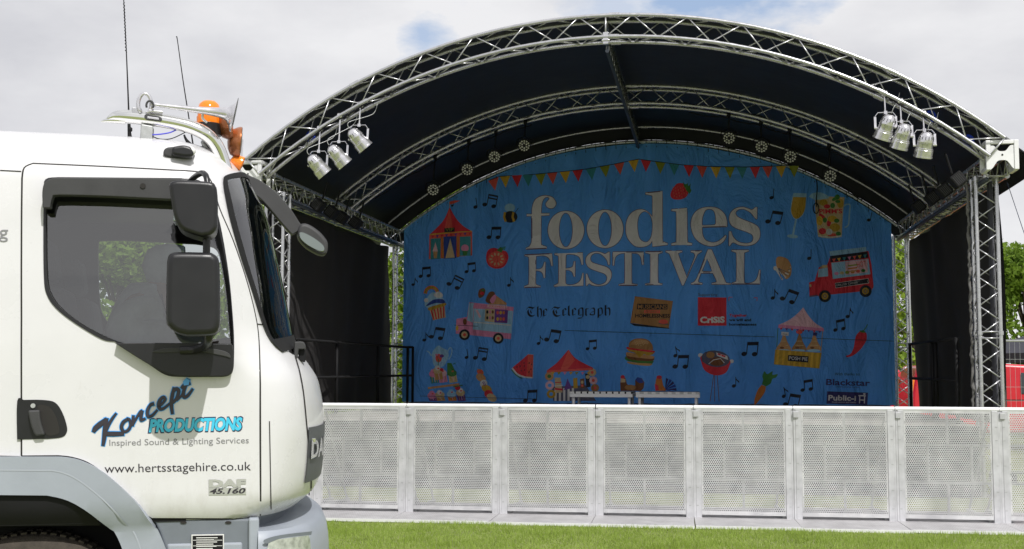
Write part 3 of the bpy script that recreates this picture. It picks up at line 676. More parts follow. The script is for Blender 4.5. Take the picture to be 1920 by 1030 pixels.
# ------------------------------------------------------------------ printed backdrop
YD = YB - .20
def fold(x, z):
    a = .024 * math.sin(x * 2.6 + .5 * math.sin(z * 1.3)) + .009 * math.sin(x * 5.9 - z * .9 + 1) + .006 * math.sin(z * 3.1 + x * .7)
    a += .035 * math.exp(-((x - 3.1 - .35 * (z - 1)) / .26) ** 2) * max(0, 1 - (z - .9) / 1.6) + .04 * math.exp(-((x - 4.5) / .25) ** 2) + .04 * math.exp(-((x + 4.4) / .25) ** 2)
    a += .024 * math.exp(-((x + 1.7 + .1 * z) / .2) ** 2) * max(0, 1 - (z - .9) / 2.2)
    return -a
bd_e = empty('printed_backdrop', SC, -TH)
tag(bd_e, 'blue printed cloth backdrop with big grey lettering and food drawings hanging across the rear of the stage', 'backdrop')
def b_px(u, v):
    p = s_on_y(u, v, YD); return (p.x, p.z)
def bmat(name, col):
    m = mat('print_' + name, col, .6, 0, var=.05, vscale=2); t = m.node_tree; b = t.nodes['Principled BSDF']
    tcn = t.nodes.new('ShaderNodeTexCoord'); mp = t.nodes.new('ShaderNodeMapping'); mp.inputs['Scale'].default_value = (1.3, 1, .5); t.links.new(tcn.outputs['Object'], mp.inputs[0])
    n = nd(t, 'ShaderNodeTexNoise', Scale=1.5, Detail=6.0, Roughness=.6, Distortion=1.6); t.links.new(mp.outputs[0], n.inputs['Vector'])
    bp = nd(t, 'ShaderNodeBump', Strength=.9, Distance=.20); t.links.new(n.outputs[0], bp.inputs['Height']); t.links.new(bp.outputs[0], b.inputs['Normal'])
    return m
PC = {'sky': (.11, .40, .95), 'grey': (.78, .76, .77), 'rim': (.16, .10, .16), 'k': (.008, .010, .022), 'red': (.72, .03, .05), 'red2': (.82, .11, .08), 'yel': (.75, .45, .04), 'grn': (.05, .22, .04), 'teal': (.04, .28, .33),
      'lime': (.30, .34, .03), 'wht': (.74, .72, .71), 'pnk': (.78, .27, .46), 'pnk2': (.85, .52, .58), 'brn': (.20, .07, .02), 'tan': (.60, .32, .13), 'crm': (.66, .50, .27), 'pur': (.16, .05, .30), 'lbl': (.34, .60, .82), 'blu': (.02, .06, .35),
      'org': (.65, .20, .03), 'navy': (.035, .03, .15), 'slate': (.10, .10, .16), 'tan2': (.42, .21, .07), 'gold': (.55, .33, .03)}
PM = {k: bmat(k, v) for k, v in PC.items()}
t = PM['sky'].node_tree; tl = t.nodes.new('ShaderNodeBsdfTranslucent'); tl.inputs[0].default_value = (.08, .32, .90, 1); ms = t.nodes.new('ShaderNodeMixShader'); ms.inputs[0].default_value = .09
t.links.new(t.nodes['Principled BSDF'].outputs[0], ms.inputs[1]); t.links.new(tl.outputs[0], ms.inputs[2]); t.links.new(ms.outputs[0], t.nodes['Material Output'].inputs[0])
# cloth
top = [(x, arc_z(x, -.05)) for x in np.linspace(-4.56, 4.60, 70)]
zb_ = b_px(1200, 756)[1]
out = [(-4.57, zb_)] + [(x, zb_ - .02 * math.sin(x * 3) ** 2) for x in np.linspace(-4.4, 4.5, 60)] + [(4.61, zb_)] + top[::-1]
V2, T2 = fill([out], .06); Vc = [(x, YD + fold(x, z), z) for x, z in V2]; n0 = len(Vc)
Vc += [(x, y + .012, z) for x, y, z in Vc]; Fc = T2 + [(a + n0, c + n0, b + n0) for a, b, c in T2]
cloth = link_mesh('cloth', Vc, Fc, PM['sky'], bd_e, True)
class Print:
    def __init__(s, name, z=.0): s.name = name; s.V = []; s.F = []; s.mi = []; s.cols = []; s.lay = .0045 + z
    def _put(s, V2, T, col, px=True):
        if col not in s.cols: s.cols.append(col)
        ci = s.cols.index(col); n = len(s.V)
        for p in V2: s.V.append((p[0], YD + fold(p[0], p[1]) - s.lay, p[1]))
        for t in T: s.F.append(tuple(i + n for i in t)); s.mi.append(ci)
        s.lay += .00035
    def poly(s, loops, col):
        if loops and not isinstance(loops[0], list): loops = [loops]
        lp = [[b_px(p[0], p[1]) for p in l] for l in loops]
        V2, T = fill(lp, .06); s._put(V2, T, col); return s
    def sp(s, st, col): return s.poly(SP(st), col)
    def ell(s, cx, cy, rx, ry, col, rot=0, n=18): return s.poly(ctr(cx, cy, rx, ry, n, rot), col)
    def line(s, pts, w_, col, closed=False):
        if isinstance(pts, str): pts = SP(pts, closed)
        if closed: pts = pts + [pts[0]]
        A, B = ribbon(pts, w_); A = [b_px(*p) for p in A]; B = [b_px(*p) for p in B]; n = len(A)
        s._put(A + B, [(i, i + 1, n + i + 1, n + i) for i in range(n - 1)], col); return s
    def text(s, t, u0, v0, u1, v1, cap, col, **k):
        V, T = text_px(t, u0, v0, u1, v1, cap, **k); s.lay += .0012; s._put([b_px(*p) for p in V], T, col); return s
    def done(s):
        return link_mesh(s.name, s.V, s.F, [PM[c] for c in s.cols], bd_e, False, s.mi)
def T1(st, ox, oy, k): return ' '.join('%.2f,%.2f%s' % (ox + float(a.split(',')[0]) / k, oy + float(a.split(',')[1].rstrip('!')) / k, '!' if a.endswith('!') else '') for a in st.split())
z1 = lambda st: SP(T1(st, 970, 340, 4.904)); z2 = lambda st: SP(T1(st, 1200, 340, 4.904))
def glyph(loops, name='lettering'):
    p = Print(name)
    for l in loops: p.line(l + [l[0]], 2.2, 'rim')
    p.poly(loops, 'grey'); return p.done()
glyph([z1("80,615! 110,600 128,570 133,540! 133,322! 88,322! 88,305! 136,305! 140,240 165,175 215,142 270,135 325,152 355,195 352,225 330,248 300,250 272,235 265,208 280,185 297,163 285,150 262,150 238,175 225,220 220,298! 297,298! 295,315! 220,318! 218,560 232,590 270,603! 272,618! 80,626!")])
glyph([ctr(1061.4, 431.8, 33.6, 35.3, 40), ctr(1061.2, 431.8, 12.8, 32.2, 36)])
glyph([ctr(1134.4, 429.3, 34, 35.7, 40), ctr(1134.2, 429.3, 12.8, 32.2, 36)])
glyph([SP("1210.5,362! 1242,359! 1242.3,448 1245,454 1252,457! 1252,459.5! 1223.5,462.7! 1223,451.5! 1217,459 1205,463 1190,461 1177,447 1173.5,430 1176,412 1185,399 1199,393 1212,396 1223.5,407! 1223.5,372 1222,367 1210.5,364.5!"),
       SP("1195,424 1198,405 1208,396.5 1218,402 1223,415 1223.4,430 1220,447 1211,454.5 1199,447")])
glyph([z2("290,262! 432,250! 436,540 445,565 478,573! 478,588! 290,590! 290,575! 325,565 335,545 335,300 328,280 290,275!")])
glyph([z2("800,418! 570,424! 575,490 600,540 650,562 700,560 745,535 785,497! 793,505! 770,550 720,585 650,597 570,575 505,520 472,430 475,350 510,285 570,248 650,238 720,252 775,300 798,360"), z2("570,408! 675,404 696,390 698,370 693,310 675,268 635,255 600,270 578,320 570,370")])
glyph([z2("1075,345! 1060,340 1020,290 960,258 910,258 880,285 890,320 940,350 1030,385 1085,420 1103,470 1095,530 1050,575 980,592 910,585 865,565 845,568 825,595! 818,592! 820,460! 838,462! 855,510 900,555 970,572 1025,560 1042,525 1030,490 980,465 880,430 835,395 820,345 835,290 880,250 940,238 990,250 1030,262 1060,240! 1076,238!")])
glyph([z1("68,677! 320,667! 327,780! 315,780! 300,720 265,690 215,685 172,690! 170,812! 210,808 235,790 250,745! 260,745! 255,890! 245,890! 235,850 210,828 170,822! 168,930 180,955 215,965! 215,975! 65,978! 65,967! 95,955 107,930 108,720 98,695 68,685!")])
glyph([z1("345,667! 600,657! 604,768! 592,768! 575,705 540,680 490,672 455,675 447,690! 445,805! 480,800 510,785 522,738! 532,738! 530,878! 520,878! 508,840 480,820 445,815! 445,925 455,950 500,955 550,940 585,905 600,845! 608,845! 605,960! 340,970! 340,960! 372,945 382,920 382,710 372,685 345,677!")])
glyph([z1("848,768! 835,768! 820,720 770,670 715,660 675,690 680,740 740,765 820,790 860,830 860,890 820,945 750,962 690,955 660,940 640,960! 632,960! 630,852! 640,852! 665,910 710,945 760,952 810,930 825,885 800,850 730,825 660,795 632,750 635,700 670,662 720,648 770,655 805,668 838,650! 848,650!")])
glyph([z1("878,650! 1160,650! 1160,768! 1148,768! 1135,700 1105,665 1050,660! 1050,920 1060,942 1103,950! 1103,958! 932,958! 932,950! 975,940 988,915 988,660! 940,668 900,700 888,775! 878,775!")])
glyph([z2("50,647! 205,647! 205,657! 172,668 165,690 165,910 175,938 205,945! 205,953! 48,953! 48,945! 85,938 95,915 95,690 88,668 50,657!")])
glyph([z2("238,642! 388,642! 388,652! 360,662 355,685 430,885! 500,710 505,680 495,660 468,652! 468,642! 568,640! 568,648! 540,665 515,700 400,958! 388,958! 285,700 265,665 238,652!")])
glyph([z2("625,628! 658,628! 775,900 795,935 835,940! 835,948! 660,948! 660,938! 700,928 700,905 670,845! 560,845! 535,910 540,930 572,938! 572,948! 470,948! 470,940! 500,925 525,890!"), z2("568,830! 665,830! 617,710!")])
glyph([z2("843,633! 1000,633! 1000,642! 965,655 957,680 957,910 965,935 1010,938 1060,915 1085,870 1098,815! 1107,815! 1102,945! 845,945! 845,937! 875,925 887,900 887,680 878,655 843,643!")])
# bunting
p = Print('printed_bunting'); rp = [(918, 338), (937, 331), (1000, 328), (1060, 322), (1100, 317), (1150, 308), (1198, 299), (1225, 303), (1280, 310), (1330, 312.5), (1400, 313.5), (1470, 311.5), (1494, 312)]
for x, c in zip((925, 947, 969.5, 990, 1013.7, 1035.6, 1059.6, 1083, 1108, 1134, 1161, 1188, 1211, 1238, 1264, 1291.5, 1316, 1342, 1368, 1391, 1415.5, 1439, 1464, 1488),
                'red2 yel red teal lime red2 yel red teal lime red2 yel red lime teal red red2 yel lime teal red red2 yel lime'.split()):
    y = np.interp(x, [q[0] for q in rp], [q[1] for q in rp]); s_ = (np.interp(x + 5, [q[0] for q in rp], [q[1] for q in rp]) - y) / 5
    p.poly([(x - 9.8, y - 9.8 * s_), (x + 9.8, y + 9.8 * s_), (x + 1 + s_ * -6, y + 22)], c)
p.line(rp, 1.3, 'k'); p.done()
# music notes
def note(kind, x, y, s=1.0, r=0.0):
    p = Print('printed_note'); c, sn = math.cos(r), math.sin(r)
    Tt = lambda pts: [(x + (a * c - b * sn) * s, y + (a * sn + b * c) * s) for a, b in pts]
    if kind == 2:
        for a in (-9, 8): p.poly(Tt(ctr(a - 3, 9 - (a + 9) * .08, 4.6, 3.6, 12, -.3)), 'k'); p.line(Tt([(a + 1, 9 - (a + 9) * .08), (a + 1, -10 - (a + 9) * .08)]), 1.5 * s, 'k')
        p.poly(Tt([(-8.7, -11), (9.7, -13), (9.7, -7.5), (-8.7, -5.5)]), 'k')
    elif kind == 3:
        for a in (-9, 8): p.poly(Tt(ctr(a - 3, 9, 4.6, 3.6, 12, -.3)), 'k'); p.line(Tt([(a + 1, 9), (a + 1, -11)]), 1.5 * s, 'k')
        p.poly(Tt([(-8.7, -12), (9.7, -12), (9.7, -9), (-8.7, -9)]), 'k'); p.poly(Tt([(-8.7, -6), (9.7, -6), (9.7, -3.5), (-8.7, -3.5)]), 'k')
    elif kind == 1:
        p.poly(Tt(ctr(-2, 7, 4, 3.2, 12, -.3)), 'k'); p.line(Tt([(1.4, 7), (1.4, -10)]), 1.3 * s, 'k')
        p.poly(Tt([(1, -10), (4, -5), (8, -2), (8, 2), (5, -2), (1, -5)]), 'k')
    else:
        p.poly(Tt(ctr(-2, 7, 4, 3.2, 12, -.3)), 'k'); p.line(Tt([(1.4, 7), (1.4, -10)]), 1.3 * s, 'k')
    p.done()
for a in ((0, 892, 381, 1, -.15), (3, 922, 377, 1, .2), (2, 929, 437, 1, .1), (2, 800, 511, .85, 0), (2, 884, 502, .8, -.05), (1, 956, 529, .9, 0), (3, 857, 530, 1, .45), (1, 778, 529, .8, .1), (1, 798, 632, .85, 0), (2, 823, 626, 1, .25), (0, 875, 664, .9, -.15), (3, 904, 664, 1, .15),
          (1, 1012, 638, .9, 0), (2, 1040, 631, 1.05, .25), (2, 1111, 647, .8, 0), (2, 998, 743, 1, .05), (1, 1267, 660, 1, -.2), (2, 1280, 679, 1.1, .1), (1, 1378, 717, 1, 0), (0, 1449, 364, 1, .05), (2, 1455, 409, 1.1, .25), (0, 1519, 478, 1, 0), (0, 1632, 407, .9, .2), (1, 1451, 552, 1, 0), (2, 1483, 557, 1.1, .45),
          (1, 1592, 587, 1, .1), (2, 1576, 610, .9, -.1), (2, 1410, 655, 1.15, .1), (1, 1470, 736, 1, -.2), (2, 1515, 723, .9, -.05), (2, 1488, 752, 1.1, .25), (0, 850, 382, .6, .2)):
    note(*a)
# VIP tent
p = Print('printed_tent'); K = lambda s_: SP(T1(s_, 760, 260, 3.962)); k1 = lambda x, y: (760 + x / 3.962, 260 + y / 3.962)
p.poly([k1(180, 715), k1(495, 690), k1(495, 868), k1(178, 898)], 'red2')
for (a, b, c_) in (((190, 745), (265, 895), 'teal'), ((285, 730), (380, 890), 'blu'), ((405, 730), (485, 870), 'teal')):
    p.poly([k1(a[0], a[1]), k1(b[0], a[1] - 5), k1(b[0], b[1]), k1(a[0], b[1] + 3)], c_)
p.poly([k1(335, 740), k1(370, 885), k1(300, 890)], 'crm'); p.ell(*k1(443, 815), 7, 7, 'pnk'); p.poly([k1(425, 835), k1(465, 835), k1(455, 868), k1(432, 870)], 'grn'); p.poly([k1(225, 770), k1(245, 840), k1(205, 840)], 'pnk2'); p.poly([k1(210, 840), k1(242, 840), k1(236, 890), k1(215, 890)], 'tan')
p.poly([k1(268, 730), k1(285, 730), k1(290, 890), k1(272, 892)], 'org'); p.poly([k1(382, 728), k1(398, 728), k1(402, 880), k1(386, 884)], 'org')
p.poly(K("180,715! 230,670 290,600 330,510! 375,590 430,650 495,690! 420,690 330,700 250,708"), 'red'); p.poly([k1(300, 640), k1(330, 515), k1(350, 640), k1(350, 695), k1(295, 700)], 'red2')
p.line([k1(183, 715), k1(330, 700), k1(493, 688)], 2.2, 'yel'); 
for i in range(9): x_ = 195 + i * 34; y_ = 722 - i * 3; p.poly([k1(x_, y_), k1(x_ + 22, y_ - 2), k1(x_ + 11, y_ + 20)], 'pur' if i % 2 else 'red')
p.poly([k1(292, 668), k1(368, 662), k1(368, 692), k1(292, 700)], 'k'); p.text('VIP', 836, 434.5, 851, 433.5, 6, 'lime'); p.line([k1(330, 512), k1(330, 470)], 1, 'tan'); p.poly([k1(330, 470), k1(370, 460), k1(410, 462), k1(370, 480), k1(335, 492)], 'red2'); p.done()
# bee
p = Print('printed_bee'); p.ell(956, 390, 10, 8, 'lbl'); p.ell(957, 407, 13.5, 11, 'k')
for x_ in (948, 964): p.line([(x_ - 1, 398), (x_ - 3, 407), (x_, 416)], 4.2, 'gold')
p.line([(966, 399), (972, 391)], 1, 'k'); p.done()
# tomato
p = Print('printed_tomato'); p.sp("911,485 914,470 925,465 940,469 950,473 953,485 945,500 930,504 916,498", 'red'); p.ell(931, 486, 17, 15, 'red2')
for k in range(10): a = k * .63; p.ell(931 + 11 * math.cos(a), 486 + 9.5 * math.sin(a), 3, 1.6, 'crm', a)
p.poly([(931, 470), (938, 463), (944, 466), (940, 474)], 'grn'); p.poly([(940, 464), (948, 462), (946, 470)], 'teal'); p.done()
# rainbow cupcake
q1 = lambda x, y: (760 + x / 3.815, 500 + y / 3.815); Q = lambda s_: SP(T1(s_, 760, 500, 3.815))
p = Print('printed_cupcake')
for w_, c_ in ((24, 'red2'), (17, 'org'), (10, 'yel'), (4, 'grn')): p.line([q1(190 + r_ * math.cos(t), 195 + 46 * math.sin(t)) for t in np.linspace(math.pi, 2.1 * math.pi, 14) for r_ in (44,)], w_ / 3.8, c_)
p.poly(Q("140,270 165,215 200,185 250,200 280,240 285,275 230,290 170,300"), 'lbl'); p.poly(Q("150,285 200,240 270,235 285,265 220,262"), 'blu'); p.poly(Q("205,205 235,180 262,190 270,215 235,225"), 'wht'); p.ell(*q1(152, 242), 4, 4, 'wht')
p.poly([q1(172, 300), q1(283, 268), q1(290, 365), q1(200, 385)], 'crm'); 
for k in range(5): p.poly([q1(180 + k * 23, 305 - k * 7), q1(190 + k * 23, 302 - k * 7), q1(213 + k * 17, 381 - k * 4), q1(204 + k * 17, 384 - k * 4)], 'red')
p.poly(Q("168,295 230,275 288,262 288,280 230,300 175,315"), 'gold'); p.done()
# ice cream van
p = Print('printed_ice_cream_van')
p.poly([q1(365, 375), q1(440, 360), q1(455, 255), q1(775, 290), q1(755, 520), q1(360, 480)], 'pnk'); p.poly([q1(440, 385), q1(455, 262), q1(490, 262), q1(480, 400)], 'lbl'); p.poly([q1(490, 300), q1(770, 315), q1(760, 480), q1(480, 450)], 'lbl'); p.poly([q1(485, 275), q1(775, 292), q1(773, 318), q1(485, 300)], 'pnk')
p.poly([q1(570, 300), q1(640, 305), q1(635, 400), q1(566, 390)], 'crm'); p.poly([q1(640, 305), q1(735, 312), q1(730, 405), q1(636, 400)], 'pur')
for a in range(3):
    for b in range(2): p.ell(*q1(585 + a * 20, 325 + b * 42), 2, 3.2, ('k', 'pnk', 'brn')[a]); p.ell(*q1(660 + a * 22, 330 + b * 45), 2.4, 3.4, ('red2', 'yel', 'org')[(a + b) % 3])
p.line([q1(490, 398), q1(755, 420)], 2, 'wht'); p.poly([q1(360, 440), q1(480, 455), q1(750, 480), q1(752, 520), q1(362, 478)], 'pnk'); p.poly([q1(585, 268), q1(728, 280), q1(726, 300), q1(585, 292)], 'pnk2'); p.text('ICE CREAM', *q1(600, 288), *q1(715, 296), 2.6, 'red')
p.poly([q1(500, 310), q1(515, 308), q1(542, 360), q1(528, 370)], 'pnk2'); p.ell(*q1(425, 395), 3.5, 6, 'brn'); p.ell(*q1(370, 440), 2.5, 5, 'yel')
for x_, y_ in ((422, 488), (665, 514)): p.ell(*q1(x_, y_), 10, 10.2, 'k'); p.ell(*q1(x_, y_), 6, 6.2, 'crm'); p.ell(*q1(x_, y_), 3, 3, 'red2')
p.poly([q1(640, 200), q1(725, 262), q1(725, 275), q1(600, 270)], 'tan'); p.poly(Q("575,235 600,185 635,182 640,215 610,262 580,255"), 'brn'); p.poly(Q("605,240 640,200 650,225 625,265"), 'pnk'); p.poly(Q("520,200 530,165 560,155 572,175 560,210 530,225"), 'brn'); p.ell(*q1(548, 192), 4, 3, 'red'); p.ell(*q1(556, 170), 3, 2, 'grn'); p.done()
# teapot on cakes
p = Print('printed_teapot_and_cakes'); p.poly(Q("150,602! 175,610 195,650 200,690 215,715 260,718 285,700 310,640 300,600 265,582 240,565 215,585 200,605 185,640 172,620"), 'lbl'); p.line(Q("300,620 320,580 333,600 325,640 305,665")[:-5], 2, 'lbl'); p.ell(*q1(240, 655), 6, 8, 'red2'); p.ell(*q1(262, 640), 4, 3, 'pur'); p.ell(*q1(226, 632), 3, 2, 'pnk'); p.line([q1(240, 660), q1(236, 710)], 1.3, 'grn')
p.line([q1(165, 870), q1(385, 842)], 4, 'tan'); p.poly([q1(300, 690), q1(330, 690), q1(365, 770), q1(300, 780)], 'grn'); p.line([q1(340, 700), q1(358, 690)], 2, 'teal')
for x_, y_, c_, c2 in ((205, 760, 'pnk', 'teal'), (265, 755, 'pnk2', 'pnk'), (335, 755, 'grn', 'crm'), (235, 735, 'crm', 'tan'), (195, 915, 'pnk', 'pur'), (250, 910, 'crm', 'tan'), (330, 905, 'lbl', 'org'), (395, 895, 'crm', 'pur')):
    p.poly([q1(x_ - 26, y_ + 25), q1(x_ + 30, y_ + 20), q1(x_ + 38, y_ + 70 if y_ < 800 else 960), q1(x_ - 18, y_ + 78 if y_ < 800 else 962)], c2); p.ell(*q1(x_, y_ + 8), 8.5, 6.5, c_); p.ell(*q1(x_ - 2, y_ - 10), 5, 4.5, c_ if c_ != 'crm' else 'wht'); p.ell(*q1(x_ + 4, y_ - 6), 2, 1.5, 'red2')
    for k in range(3): p.line([q1(x_ - 12 + k * 17, y_ + 30), q1(x_ - 6 + k * 17, y_ + 68 if y_ < 800 else 955)], 1.0, 'pnk2' if k % 2 else 'gold')
p.ell(*q1(375, 868), 5, 4.5, 'red'); p.line([q1(345, 860), q1(410, 850)], 2, 'grn'); p.ell(*q1(262, 738), 3.2, 3, 'red'); p.done()
# kebab
p = Print('printed_kebab'); p.line([q1(515, 730), q1(625, 940)], 1.2, 'tan')
for x_, y_, rx, ry, c_ in ((535, 755, 7, 5, 'org'), (540, 795, 10, 7, 'tan'), (560, 838, 7, 7.5, 'wht'), (582, 875, 10.5, 7, 'gold'), (597, 912, 8.5, 7.5, 'red'), (618, 938, 10, 7, 'crm')): p.ell(*q1(x_, y_), rx, ry, c_, .5)
p.line([q1(552, 825), q1(568, 855)], 1.4, 'pur'); p.line([q1(560, 820), q1(576, 850)], 1.2, 'pur'); p.poly([q1(515, 765), q1(520, 735), q1(532, 752), q1(550, 735), q1(550, 765)], 'red2'); p.done()
# watermelon
p = Print('printed_watermelon'); p.poly(Q("760,730! 800,775 850,795 915,800! 918,630! 880,626! 820,680"), 'wht'); p.line(Q("760,738! 800,782 850,802 912,806!")[:-6], 1.8, 'grn'); p.poly(Q("768,722! 805,765 855,785 908,790! 915,632! 880,628! 825,675"), 'red'); p.poly([q1(878, 628), q1(918, 632), q1(912, 792), q1(868, 785)], 'red2')
for x_, y_ in ((800, 718), (822, 712), (850, 690), (830, 745), (855, 740), (888, 690), (905, 700), (886, 755), (852, 712), (900, 735)): p.ell(*q1(x_, y_), .9, 1.6, 'k', .3)
p.done()
# red market stall (left)
k5 = lambda x, y: (1060 + x / 3.815, 500 + y / 3.815)
p = Print('printed_market_stall')
p.poly([q1(1050, 860), q1(1290, 850), (1118, 752), (1038, 752)], 'slate')
for k in range(5): p.poly([(1040 + k * 8, 728), (1044 + k * 8, 728), (1044 + k * 8, 752), (1040 + k * 8, 752)], 'wht')
p.poly([q1(1070, 795), q1(1110, 795), q1(1125, 900), q1(1075, 905)], 'crm'); p.line([q1(1072, 830), q1(1118, 828)], 1.6, 'red'); p.line([q1(1070, 855), q1(1125, 850)], 1.8, 'wht'); p.line([q1(1070, 875), q1(1125, 880)], 3.5, 'red')
p.poly([q1(1160, 800), q1(1190, 870), q1(1135, 885)], 'pur'); p.poly([k5(55, 800), k5(85, 795), k5(88, 870), k5(58, 872)], 'gold'); p.poly([k5(105, 805), k5(135, 800), k5(138, 870), k5(108, 872)], 'brn'); p.ell(*k5(120, 828), 2.6, 3, 'crm'); p.ell(*k5(120, 852), 2.2, 2.4, 'red2'); p.poly([k5(140, 765), k5(172, 770), k5(180, 860), k5(150, 865)], 'k'); p.ell(*k5(160, 790), 4, 3.4, 'crm')
for x_, y_, c_ in ((1032, 785, 'tan'), (1035, 850, 'pnk2'), (1045, 912, 'gold')): p.ell(*q1(x_, y_), 8, 8, c_); p.ell(*q1(x_, y_), 3.5, 3.5, 'grn' if c_ == 'tan' else 'sky')
for x_, y_, c_ in ((192, 757, 'crm'), (200, 815, 'pnk2'), (212, 868, 'tan2')): p.ell(*k5(x_, y_), 7.6, 7.2, c_); p.ell(*k5(x_, y_), 3, 3, 'red2')
p.sp("1026,695! 1045,680 1064,658! 1066,656! 1080,673 1112,690! 1111,694! 1085,694 1055,696 1028,699!", 'red'); p.poly([(1066, 657), (1078, 676), (1062, 695), (1050, 696)], 'red2'); p.poly([(1026, 695), (1111, 690), (1111, 694), (1026, 699)], 'red2')
for k in range(7): p.poly([(1034 + k * 11, 698), (1041 + k * 11, 697.5), (1037 + k * 11, 703)], ('yel', 'lime', 'pnk')[k % 3])
p.done()
# chickens
p = Print('printed_chickens'); p.poly([k5(*a) for a in ((392, 830), (398, 800), (412, 790), (430, 800), (440, 840), (470, 860), (500, 850), (500, 812), (520, 792), (548, 800), (566, 830), (560, 870), (540, 890), (395, 890))], 'brn'); p.poly([k5(*a) for a in ((500, 812), (515, 792), (545, 798), (560, 830), (530, 835))], 'blu'); p.ell(*k5(465, 865), 11, 5, 'tan2'); p.ell(*k5(410, 792), 4, 4, 'red'); p.poly([k5(*a) for a in ((396, 800), (430, 805), (430, 828), (394, 830))], 'crm')
p.poly([k5(*a) for a in ((642, 850), (650, 800), (672, 785), (690, 800), (700, 850), (720, 880), (716, 890), (645, 888))], 'org'); p.ell(*k5(672, 792), 5, 3.5, 'red'); p.poly([k5(*a) for a in ((640, 840), (665, 850), (670, 885), (645, 888))], 'red')
for k in range(6): a = -1.5 + k * .33; p.poly([k5(715, 878), k5(715 + 80 * math.cos(a), 885 + 88 * math.sin(a)), k5(715 + 80 * math.cos(a + .22), 885 + 84 * math.sin(a + .22))], 'blu' if k % 2 else 'navy')
p.done()
# burger
p = Print('printed_burger'); p.sp(T1("425,655 450,640 520,660 622,672 625,690 600,700 520,690 445,675", 1060, 500, 3.815), 'grn'); p.sp(T1("445,680 520,690 618,695 600,710 530,706 455,694", 1060, 500, 3.815), 'tan'); p.sp(T1("440,625 520,640 625,650 625,675 540,675 450,660", 1060, 500, 3.815), 'brn'); p.sp(T1("442,612 520,625 628,640 625,660 540,655 446,640", 1060, 500, 3.815), 'tan')
p.sp(T1("446,578 520,600 630,610 622,630 590,636 560,628 530,650 500,620 450,602", 1060, 500, 3.815), 'gold'); p.sp(T1("446,575 520,588 632,603 628,615 540,605 446,590", 1060, 500, 3.815), 'red'); p.sp(T1("453,580! 458,545 490,520 540,514 590,525 622,560 628,600! 540,592", 1060, 500, 3.815), 'tan2'); p.sp(T1("470,560 490,530 540,520 585,530 600,550 540,555", 1060, 500, 3.815), 'tan')
for k in range(16): p.ell(*k5(495 + (k % 6) * 17 + (k // 6) * 6, 533 + (k // 6) * 13 + (k % 3) * 3), 1, .8, 'crm')
p.done()
# barbecue
p = Print('printed_barbecue')
for x0_, x1_ in ((1063, 1035), (1068, 1068), (1085, 1100)): p.line([k5(x0_, 765), k5(x1_, 965)], 1.1, 'brn')
p.ell(*k5(968, 635), 5, 4, 'wht'); p.ell(*k5(1190, 678), 4, 3.6, 'wht'); p.sp(T1("973,640 975,690 1000,745 1070,778 1140,765 1170,720 1175,670 1080,640", 1060, 500, 3.815), 'red'); p.ell(*k5(1075, 660), 27, 15.5, 'slate', .12); p.ell(*k5(1038, 633), 8, 6, 'tan2'); p.ell(*k5(1085, 680), 14, 8, 'brn'); p.line([k5(1025, 697), k5(1060, 668), k5(1110, 658), k5(1138, 690)], 1.5, 'wht'); p.poly([k5(*a) for a in ((1078, 615), (1158, 640), (1165, 668), (1140, 660), (1085, 638))], 'wht'); p.line([k5(1090, 625), k5(1145, 645)], 3, 'red'); p.ell(*k5(1000, 672), 6, 4, 'slate'); p.done()
# carrot
k7 = lambda x, y: (1360 + x / 3.962, 520 + y / 3.962); K7 = lambda s_: SP(T1(s_, 1360, 520, 3.962))
p = Print('printed_carrot'); p.poly(K7("270,800! 300,812! 290,860 235,935 215,950! 218,905 240,840"), 'org'); p.poly(K7("272,795! 280,760 275,735 290,700 312,720 350,698 350,725 388,720 375,745 350,755 335,790 300,812!"), 'grn'); p.line([k7(240, 850), k7(262, 858)], 1, 'tan2'); p.line([k7(228, 890), k7(245, 895)], 1, 'tan2'); p.done()
# posh pie stall
p = Print('printed_pie_stall'); p.line([k7(390, 380), k7(380, 545)], 1.2, 'grn'); p.line([k7(722, 400), k7(708, 560)], 1.2, 'gold')
for x_, c_ in ((430, 'tan'), (545, 'tan2'), (655, 'tan')): p.poly(K7("%d,540 %d,480 %d,420 %d,480 %d,545" % (x_ - 50, x_ - 20, x_ + 5, x_ + 30, x_ + 55)), c_); p.ell(*k7(x_, 545), 12, 2.5, 'lbl'); p.line([k7(x_ - 30, 505), k7(x_ + 35, 508)], 1.4, 'crm'); p.line([k7(x_ - 18, 475), k7(x_ + 24, 476)], 1.2, 'crm'); p.ell(*k7(x_ - 10, 525), 4, 2, 'brn')
p.poly([k7(370, 538), k7(714, 562), k7(697, 678), k7(360, 648)], 'gold')
for k in range(8): p.poly([k7(385 + k * 42, 540 + k * 3), k7(402 + k * 42, 541 + k * 3), k7(392 + k * 42, 650 + k * 3.5), k7(375 + k * 42, 648 + k * 3.5)], 'yel')
p.poly([k7(415, 405), k7(470, 410), k7(468, 436), k7(414, 432)], 'wht'); p.line([k7(425, 422), k7(460, 425)], 1, 'slate'); p.poly([k7(650, 410), k7(680, 412), k7(678, 436), k7(650, 434)], 'navy'); p.ell(*k7(548, 405), 6, 4.5, 'red2')
p.poly(K7("395,355! 470,320 530,275 578,225! 610,275 660,335 728,380! 560,375"), 'pnk2'); p.poly([k7(395, 352), k7(728, 380), k7(732, 402), k7(392, 376)], 'pnk')
for k in range(8): x_ = 402 + k * 41; y_ = 376 + k * 3.2; p.poly([k7(x_, y_), k7(x_ + 22, y_ + 1), k7(x_ + 11, y_ + 18)], 'pur' if k % 2 else 'red')
p.poly([k7(465, 578), k7(617, 588), k7(614, 634), k7(463, 622)], 'k'); p.text('POSH PIE', *k7(472, 612), *k7(608, 622), 6.2, 'wht', bold=.01); p.done()
